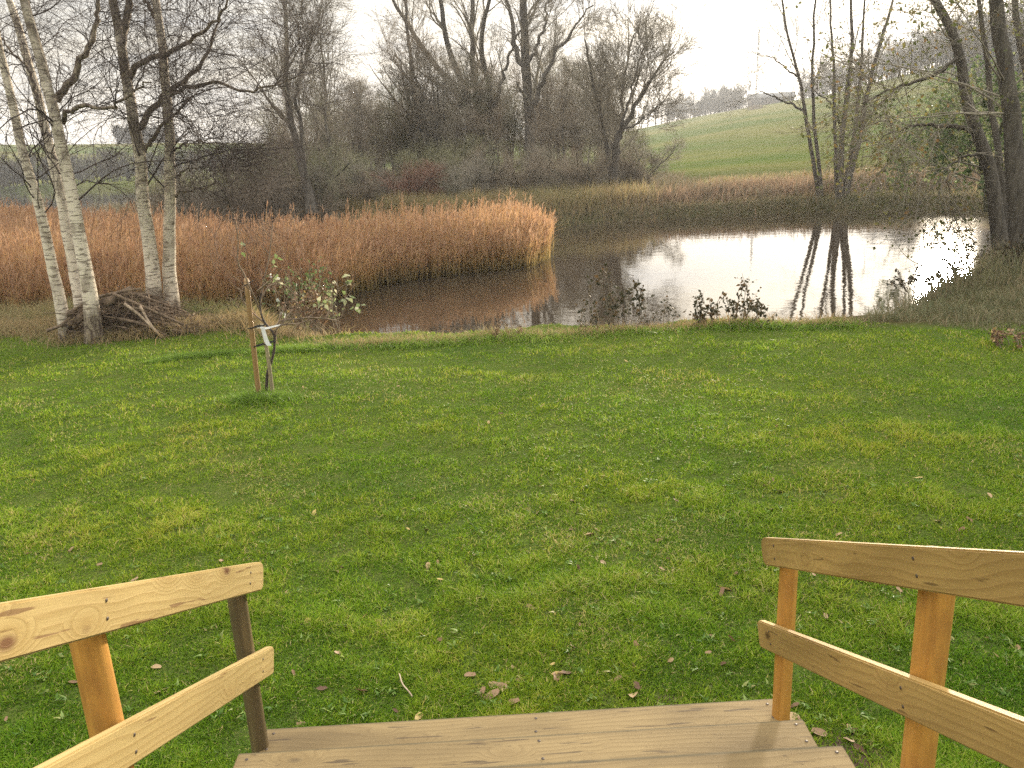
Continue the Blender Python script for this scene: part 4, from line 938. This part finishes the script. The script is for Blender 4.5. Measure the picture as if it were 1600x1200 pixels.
veg('grove_undergrowth', 'dark tangled undergrowth beneath the grove', GF, M['bramble'], 40, (.3, 1.1), (.02, .05), (.2, 1.2), vr=(0, .6), cat='undergrowth')
WM = onz(410, 628); c_ = np.random.default_rng(3).normal(size=(2600, 2))*[.16, .09]+WM[:2]
veg('grass_tuft', 'unmown grass tuft round the foot of the staked sapling', c_, M['long_grass'], 41, (.05, .16), (.005, .010), (.2, 1.2), vr=(0, .6))
LD = line_pts(rg, [(p[0], p[1]+.10) for p in LIP], 5000, .10)
veg('lip_weeds', 'brown dead stems and sedge mixed along the pond lip', LD, M['dry_grass'], 43, (.06, .24), (.005, .010), (.2, 1.3), vr=(.2, 1.))
SH_L = line_pts(rg, [(5.4, 11.4), (6.3, 12.0), (7.7, 13.5), (9.3, 15.0), (11.5, 17.5), (14.2, 21.4)], 3600, .22)
veg('shore_weeds', 'ragged thin weeds rising along the right-hand waterline', SH_L, M['weed_grey'], 44, (.15, .62), (.005, .012), (.1, .9), seg=2, vr=(.1, 1.))
print('veg', round(time.time()-T0, 1))

# ------------------------------------------------------------------ small leafy plants on the pond edge
def leafy_plant(name, label, cat, u, v, width, height, nst, seed, leafm, lsize, Y=None, group=None, stem='twig_brown', dens=3, up=.05):
    rgp = np.random.default_rng(seed); b = onz(u, v) if Y is None else ony(u, v, Y); b = np.array([b[0], b[1], float(hgt(b[0], b[1]))-.05])
    sts = []; b[2] = max(b[2], -.12); height *= 1.2; dens = int(dens*1.6+.5)
    for i in range(nst):
        dx = rgp.uniform(-.5, .5)*width; h_ = height*rgp.uniform(.5, 1.)*(1-.5*abs(dx)/width)
        s0 = b+[dx*.7, rgp.normal()*.08, 0]; sts.append(([s0, s0+[dx*.3+rgp.normal()*.03, rgp.normal()*.04, h_*.5], s0+[dx*.45+rgp.normal()*.06, rgp.normal()*.06, h_]], .006, .002))
    root = empty(name, tuple(b)); tag(root, label, cat, group)
    P = np.array([resample(s_[0], 9) for s_ in sts]); R = np.array([np.linspace(s_[1], s_[2], 9) for s_ in sts])
    g = Geo(); V, q = tubes(P, R, 4); g.add(V, q)
    C, CR = grow(rgp, P, R, 6, .25, .95, height*.28, (.4, 1.), up, .12, 5, rf=.6, rmin=.002); V, q = tubes(C, CR, 3); g.add(V, q)
    g.build('stems', M[stem], root).location = -root.location
    allP = np.concatenate([C, P[:, 4:]]); V, Tt, a = leaves_on(rgp, allP, dens, lsize); g = Geo(); g.add(V, None, Tt, a); g.build('leaves', M[leafm], root).location = -root.location
    return root
gp = 'small leafy shrubs on the pond edge of the lawn'
leafy_plant('leafy_shrub', 'dark leafy shrub on the pond edge under the leaning tree reflection', 'shrub', 962, 516, .62, .75, 11, 51, 'leaf_dark', .058, None, gp)
leafy_plant('leafy_shrub', 'narrow sparse sprig with few leaves between the two dark shrubs', 'shrub', 1034, 517, .26, .52, 4, 52, 'leaf_dark', .045, None, gp, dens=2)
leafy_plant('leafy_shrub', 'bushy dark leafy shrub against the pale water with one tall shoot', 'shrub', 1138, 514, .70, .50, 16, 53, 'leaf_dark', .058, None, gp)
leafy_plant('leafy_shrub', 'tallest dark shoot rising from the bushy shrub on the pond edge', 'shrub', 1160, 514, .08, .75, 2, 54, 'leaf_dark', .045, None, gp, dens=2)
leafy_plant('leafy_shrub', 'thin low shrub on the pond edge left of the dark leafy one', 'shrub', 920, 518, .25, .35, 5, 55, 'leaf_dark', .045, None, gp, dens=2)
leafy_plant('willow_bush', 'green and rust leafy bush at the pond corner behind the sapling', 'shrub', 480, 520, .95, .95, 14, 56, 'leaf_green', .06, 11.6, None, dens=2)
leafy_plant('russet_bush', 'russet dry-leafed bush at the left end of the open water', 'shrub', 485, 530, .55, .70, 22, 57, 'litter', .055, 11.2, None, dens=3)
leafy_plant('willow_shoots', 'pale green willow shoots rising in front of the water behind the sapling', 'shrub', 540, 520, .35, .72, 5, 58, 'leaf_pale', .06, 11.4, None, dens=1)
leafy_plant('low_weed', 'low brown weed clump on the pond edge left of centre', 'weeds', 790, 525, .3, .22, 9, 59, 'litter', .03, None, None)
leafy_plant('bank_bush', 'leafy bush on the right bank among the tall weeds', 'shrub', 1450, 505, 1.3, .42, 16, 60, 'leaf_dark', .05, 12.2, None)
leafy_plant('bank_bush', 'leafy bush under the thick straight tree on the right bank', 'shrub', 1550, 505, 1.5, .6, 20, 61, 'leaf_dark', .055, 13.0, None)
leafy_plant('bank_bush', 'low rusty bush at the right edge of the lawn', 'shrub', 1590, 540, .6, .25, 22, 62, 'litter', .04, None, None)
# arching bramble shoot in front of the sun glitter
def arch():
    P = px_stem([(1475, 440), (1450, 418), (1425, 408), (1405, 388), (1394, 365), (1400, 350)], 12.6)
    root = empty('arching_shoot', tuple(P[0])); tag(root, 'bare arching bramble shoot against the bright water', 'bramble shoot')
    base = P[0].copy(); base[2] = gz(P[0])-.05; P = [base+np.array([.1, 0, 0])]+P
    V, q = tubes(resample(P, 20)[None], np.linspace(.008, .003, 20)[None], 5); g = Geo(); g.add(V, q)
    C, CR = grow(np.random.default_rng(4), resample(P, 20)[None], np.linspace(.008, .003, 20)[None], 9, .4, 1., .3, (.5, 1.1), .0, .1, 5, rf=.6, rmin=.002); V, q = tubes(C, CR, 3); g.add(V, q)
    g.build('stem', M['twig_grey'], root).location = -root.location
    V, Tt, a = leaves_on(np.random.default_rng(5), C, 1, .04); g = Geo(); g.add(V, None, Tt, a); g.build('leaves', M['leaf_dark'], root).location = -root.location
arch()

# ------------------------------------------------------------------ staked sapling
ys = onz(412, 622)[1]
def stake(label, pts, r0, mat_, sides=10):
    P = px_stem(pts, ys); b = P[0]; d = norm(P[1]-P[0]); P = [b-d*.25]+P
    root = empty('tree_stake', tuple(b)); tag(root, label, 'stake', 'stakes holding the sapling')
    Q_ = resample(P, 12)[None]; V, q = tubes(Q_, np.full((1, 12), r0)*np.linspace(1, .92, 12)[None], sides)
    V = np.vstack([V, Q_[0, -1]]); n = len(V)-1; tr = np.array([[n-sides+k, n-sides+(k+1) % sides, n] for k in range(sides)])
    mesh_np('shaft', V, q, tr, mat_, root, None, True).location = -root.location
    V, q = tubes(np.array([[Q_[0, -1]-d*.02, Q_[0, -1]+d*.012]]), np.array([[r0*1.02, r0*.75]]), sides); V = np.vstack([V, Q_[0, -1]+d*.012]); n = len(V)-1
    mesh_np('top_cap', V, q, np.array([[n-sides+k, n-sides+(k+1) % sides, n] for k in range(sides)]), mat_, root).location = -root.location
    return Q_[0]
S1 = stake('taller orange-brown stake left of the sapling', [(405, 622), (398, 560), (391, 495), (385, 437)], .027, M['stake'])
S2 = stake('shorter greyish stake right of the sapling', [(426, 614), (419, 560), (410, 508)], .020, M['stake_grey'])
def sapling():
    base = onz(416, 617); root = empty('sapling', tuple(base)); tag(root, 'nearly bare young fruit tree tied between two stakes', 'sapling')
    yy = ys+.02
    main = resample(px_stem([(416, 620), (418, 583), (425, 562), (429, 540), (427, 520), (414, 505), (408, 490), (406, 470), (408, 458)], yy), 22)
    br = [px_stem([(408, 490), (398, 465), (391, 451), (381, 427), (371, 409), (372, 381), (368, 345)], yy, -.15),
          px_stem([(406, 475), (409, 458), (414, 430), (420, 405), (424, 372), (426, 350)], yy, .2),
          px_stem([(428, 512), (440, 500), (460, 499), (482, 496), (510, 498), (533, 498), (541, 453), (545, 428)], yy, .3),
          px_stem([(428, 520), (440, 508), (470, 505), (484, 498)], yy, -.2),
          px_stem([(430, 536), (432, 515), (436, 500), (445, 480)], yy, .1),
          px_stem([(510, 498), (520, 470), (528, 455), (526, 440)], yy+.25, .1),
          px_stem([(391, 451), (378, 470), (372, 480)], yy, .2), px_stem([(402, 455), (420, 440), (432, 428), (438, 420)], yy, -.2),
          px_stem([(414, 505), (396, 490), (380, 470), (374, 450)], yy, .1), px_stem([(408, 465), (422, 446), (440, 445), (452, 450)], yy, .2)]
    g = Geo(); V, q = tubes(main[None], np.linspace(.017, .008, 22)[None], 7); g.add(V, q); g.build('trunk', M['twig_dark'], root, True).location = -root.location
    P = np.array([resample(b, 14) for b in br]); R = np.tile(np.linspace(.010, .0042, 14), (len(br), 1)); g = Geo(); V, q = tubes(P, R, 5); g.add(V, q)
    rgp = np.random.default_rng(66); C, CR = grow(rgp, P, R, 6, .2, 1., .26, (.4, 1.1), .05, .1, 5, rf=.6, rmin=.003); V, q = tubes(C, CR, 3); g.add(V, q)
    C2, CR2 = grow(rgp, C, CR, 2, .2, 1., .12, (.4, 1.1), .03, .1, 4, rf=.6, rmin=.0016); V, q = tubes(C2, CR2, 3); g.add(V, q)
    g.build('branches', M['log'], root).location = -root.location
    def clus(pts, n, size, mt, seed, nm):
        rq = np.random.default_rng(seed); Pc = np.array([[ony(u, v, yy+.15)+rq.normal(size=3)*.05 for _ in range(2)] for u, v in pts]); V, Tt, a = leaves_on(rq, Pc, n, size); g = Geo(); g.add(V, None, Tt, a); g.build(nm, M[mt], root).location = -root.location
    clus([(505, 474), (498, 478), (512, 470), (437, 438), (446, 446), (527, 437), (541, 430), (562, 482), (558, 478), (430, 410), (545, 455), (372, 380), (545, 470)], 5, .062, 'leaf_pale', 1, 'leaves')
    clus([(418, 425), (424, 432), (445, 490), (440, 493), (447, 452), (458, 458), (405, 500), (370, 372)], 2, .055, 'tape', 2, 'withered_leaf')
sapling()
def ties():
    def loop(label, cu, cv, c2u, c2v, r1, wd):
        a, b = ony(cu, cv, ys), ony(c2u, c2v, ys); n = 28; th = np.linspace(0, 2*pi, n); mid = (a+b)/2; ax = (b-a)/2; L_ = np.linalg.norm(ax); ax = ax/L_
        yv = np.array([0, 1., 0]); P = mid[None]+ax[None]*((L_+r1)*np.cos(th))[:, None]+yv[None]*(r1*np.sin(th))[:, None]
        V, q = tubes(P[None], np.full((1, n), wd), 6); o = mesh_np('tree_tie', V, q, None, M['strap'], None, None, True); tag(o, label, 'tree tie', 'dark ties binding the sapling to its stakes')
    loop('lower dark tie joining both stakes', 398, 541, 425, 534, .032, .006)
    loop('upper dark tie round the taller stake', 393, 512, 410, 508, .032, .006)
    loop('topmost thin tie round the head of the taller stake', 386, 444, 391, 441, .03, .004)
    P = px_stem([(406, 511), (415, 513), (428, 510), (442, 507)], ys-.03); Pn = resample(P, 12); g = Geo(); w_ = .012
    up_ = np.array([0, .3, 1.]); V = np.concatenate([Pn-up_*w_*np.linspace(1, .4, 12)[:, None], Pn+up_*w_*np.linspace(1, .4, 12)[:, None]]); q = np.array([[k, k+1, k+13, k+12] for k in range(11)]); g.add(V, q)
    P = px_stem([(411, 512), (414, 524), (417, 534), (421, 540)], ys-.035); Pn = resample(P, 8); wv = np.array([1, .2, 0])*.022; V = np.concatenate([Pn-wv, Pn+wv*np.linspace(.6, 1, 8)[:, None]]); q = np.array([[k, k+1, k+9, k+8] for k in range(7)]); g.add(V, q)
    o = g.build('white_tape', M['tape']); tag(o, 'torn strip of white tape fluttering from the shorter stake', 'tape')
ties()

# ------------------------------------------------------------------ brush pile
def pile():
    c0 = onz(204, 527); cx, cyy = c0[0], c0[1]+.42
    z0 = float(hgt(cx, cyy)); root = empty('brush_pile', (cx, cyy, z0)); root.scale = (.72, .8, .95); tag(root, 'heap of dead branches and logs piled among the birches', 'brush pile')
    rq = np.random.default_rng(90)
    def prof(x): return .56*np.clip(1-((x+.25)/1.15)**2, 0, 1)**.7
    def stick(nm, p0, p1, r0, r1, mt, K=6, w_=.03):
        P = resample([p0, (np.array(p0)+p1)/2+rq.normal(size=3)*w_, p1], K); V, q = tubes(P[None], np.linspace(r0, r1, K)[None], 7)
        n = len(V); V = np.vstack([V, P[0], P[-1]]); tr = [[(k+1) % 7, k, n] for k in range(7)]+[[n-7+k, n-7+(k+1) % 7, n+1] for k in range(7)]
        return mesh_np(nm, V, q, np.array(tr), M[mt], root, None, True)
    for i in range(82):
        x = rq.uniform(-1.15, 1.0); hmax = prof(x); z = rq.uniform(.03, max(hmax, .06)); y = rq.uniform(-.55, .5)*(1-z*.5)
        a = rq.normal(0, .45) if rq.random() < .7 else rq.uniform(-1.4, 1.4); L_ = rq.uniform(.35, 1.0)
        dv = np.array([cos(a), sin(a), -.35*(x+.2)+rq.normal()*.15])*L_/2; c = np.array([x, y, z])
        p0, p1 = c-dv, c+dv; p0[2] = max(p0[2], .01); p1[2] = max(p1[2], .01)
        stick('branch', p0, p1, rq.uniform(.012, .034), rq.uniform(.008, .02), 'log' if rq.random() < .72 else 'log_pale')
    # short logs seen end-on at the left
    for i in range(10):
        x = rq.uniform(-1.15, -.55); z = rq.uniform(.05, .42); stick('log', (x, -.62, z), (x+rq.normal()*.1, .1, z+.03), rq.uniform(.035, .06), rq.uniform(.035, .06), 'log', 4, .005)
    stick('log', (-.35, -.55, .52), (-.05, -.1, .66), (.062), .055, 'log', 5, .01)
    for p0, p1 in (((.05, -.62, .52), (.72, -.78, .02)), ((.30, -.55, .46), (.74, -.80, .03)), ((-.2, -.5, .66), (1.1, -.45, .12)), ((-1.3, -.5, .30), (-.3, -.5, .66)), ((-.1, -.6, .30), (.8, -.75, .05)), ((-.6, -.4, .60), (.3, -.4, .70))):
        stick('branch', p0, p1, .026, .016, 'log_pale' if p0[0] > 0 else 'log', 7, .03)
    # fine twigs
    C = []; 
    for i in range(800):
        x = rq.uniform(-1.2, 1.35); hm = max(prof(x), .05); c = np.array([x, rq.uniform(-.6, .5), rq.uniform(.0, hm+.05)]); d = rq.normal(size=3)*[.5, .3, .18]
        C.append(resample([c-d*.5, c+rq.normal(size=3)*.04, c+d*.5], 5))
    V, q = tubes(np.array(C), np.tile(np.linspace(.006, .003, 5), (len(C), 1)), 3); tw = mesh_np('twigs', V, q, None, M['log'], root); tw['kind'] = 'stuff'
pile()

# ------------------------------------------------------------------ fallen leaves
def fallen():
    rq = np.random.default_rng(101); gfl = 'fallen leaves scattered on the lawn'
    meshes = []
    for k in range(8):
        n = 10; th = np.linspace(0, 2*pi, n, endpoint=False); r = .5+.12*np.cos(2*th)+rq.uniform(-.09, .09, n)
        x = r*np.cos(th)*1.15; y = r*np.sin(th)*.8; z = .22*(y**2)*2+rq.uniform(-.05, .09, n)+.1*x*rq.uniform(-1, 1)
        V = np.vstack([np.stack([x, y, z+.04], 1), [[0, 0, 0.]]]); T = np.array([[i, (i+1) % n, n] for i in range(n)])
        meshes.append(mesh_np('fallen_leaf', V, None, T, M['litter'], None, {'v': np.full(n+1, [.1, .3, .5, .65, .8, .97, .4, .88][k])}, False))
    first = [True]*8
    spots = [(696, 1022, 1.6), (884, 1060, 1.2), (990, 1095, 1.3), (1133, 925, 1.3), (1128, 930, 1.), (921, 838, 1.2), (942, 884, 1.), (1205, 806, 1.), (1217, 778, .9), (535, 884, 1.), (525, 890, .9), (1145, 1005, 1.1), (1290, 963, .9), (780, 1080, 1.5), (770, 1095, 1.4),
             (800, 1108, 1.5), (1255, 1140, 1.5), (1240, 1128, 1.5), (1280, 1150, 1.2), (1090, 878, .8), (870, 1065, 1.2), (1465, 818, 1.), (1310, 840, .9), (1030, 852, .8), (655, 1130, 1.), (735, 1060, 1.), (1575, 955, 1.), (565, 1085, 1.), (570, 960, .8), (480, 970, .9)]
    for i in range(150):
        v = 560+620*rq.random()**.8; u = rq.uniform(-20, 1620)
        if u < 600 and rq.random() < .5: u = rq.uniform(600, 1620)
        spots.append((u, v, rq.uniform(.45, .95)))
    cnt = 0
    for u, v, s_ in spots:
        p = onz(u, v); sx, sy, _ = from_world(p)
        if XL-.1 < sx < XR+.1 and sy < Y0+.03: continue
        if p[1] > 10: continue
        k = int(rq.integers(8))
        if first[k]: o = meshes[k]; first[k] = False
        else: o = meshes[k].copy(); COL.objects.link(o)
        o.location = (p[0], p[1], gz(p)+.012); s2 = .042*s_; o.scale = (s2, s2, s2); o.rotation_euler = (rq.normal()*.4, rq.normal()*.4, rq.uniform(0, 6.28))
        tag(o, 'small curled brown fallen leaf lying in the lawn grass', 'leaf', gfl); cnt += 1
    print('leaves', cnt)
fallen()
def twig():
    P = [onz(625, 1062), onz(630, 1078), onz(640, 1090), onz(645, 1098)]; P = [p+np.array([0, 0, .03]) for p in P]
    V, q = tubes(resample(P, 10)[None], np.full((1, 10), .003), 5); o = mesh_np('dry_twig', V, q, None, M['log_pale']); tag(o, 'pale curved dry stalk lying on the lawn before the steps', 'twig')
twig()

# ------------------------------------------------------------------ haze
def haze():
    m = bpy.data.materials.new('thin_mist'); m.use_nodes = True; t = NT(m.node_tree); t.n.clear(); out = t.add('ShaderNodeOutputMaterial')
    pv = t.add('ShaderNodeVolumePrincipled', {'Color': (.90, .93, 1., 1), 'Density': .0006, 'Anisotropy': .35}); t.l.new(pv.outputs[0], out.inputs['Volume'])
    V, q = boxv(-1500, 1500, -60, 1600, -60, 75); o = mesh_np('haze', V, q, None, m); tag(o, 'thin pale winter mist over the whole valley', 'haze', kind='stuff')
haze()
print('total', round(time.time()-T0, 1), 'objs', len(S.objects))
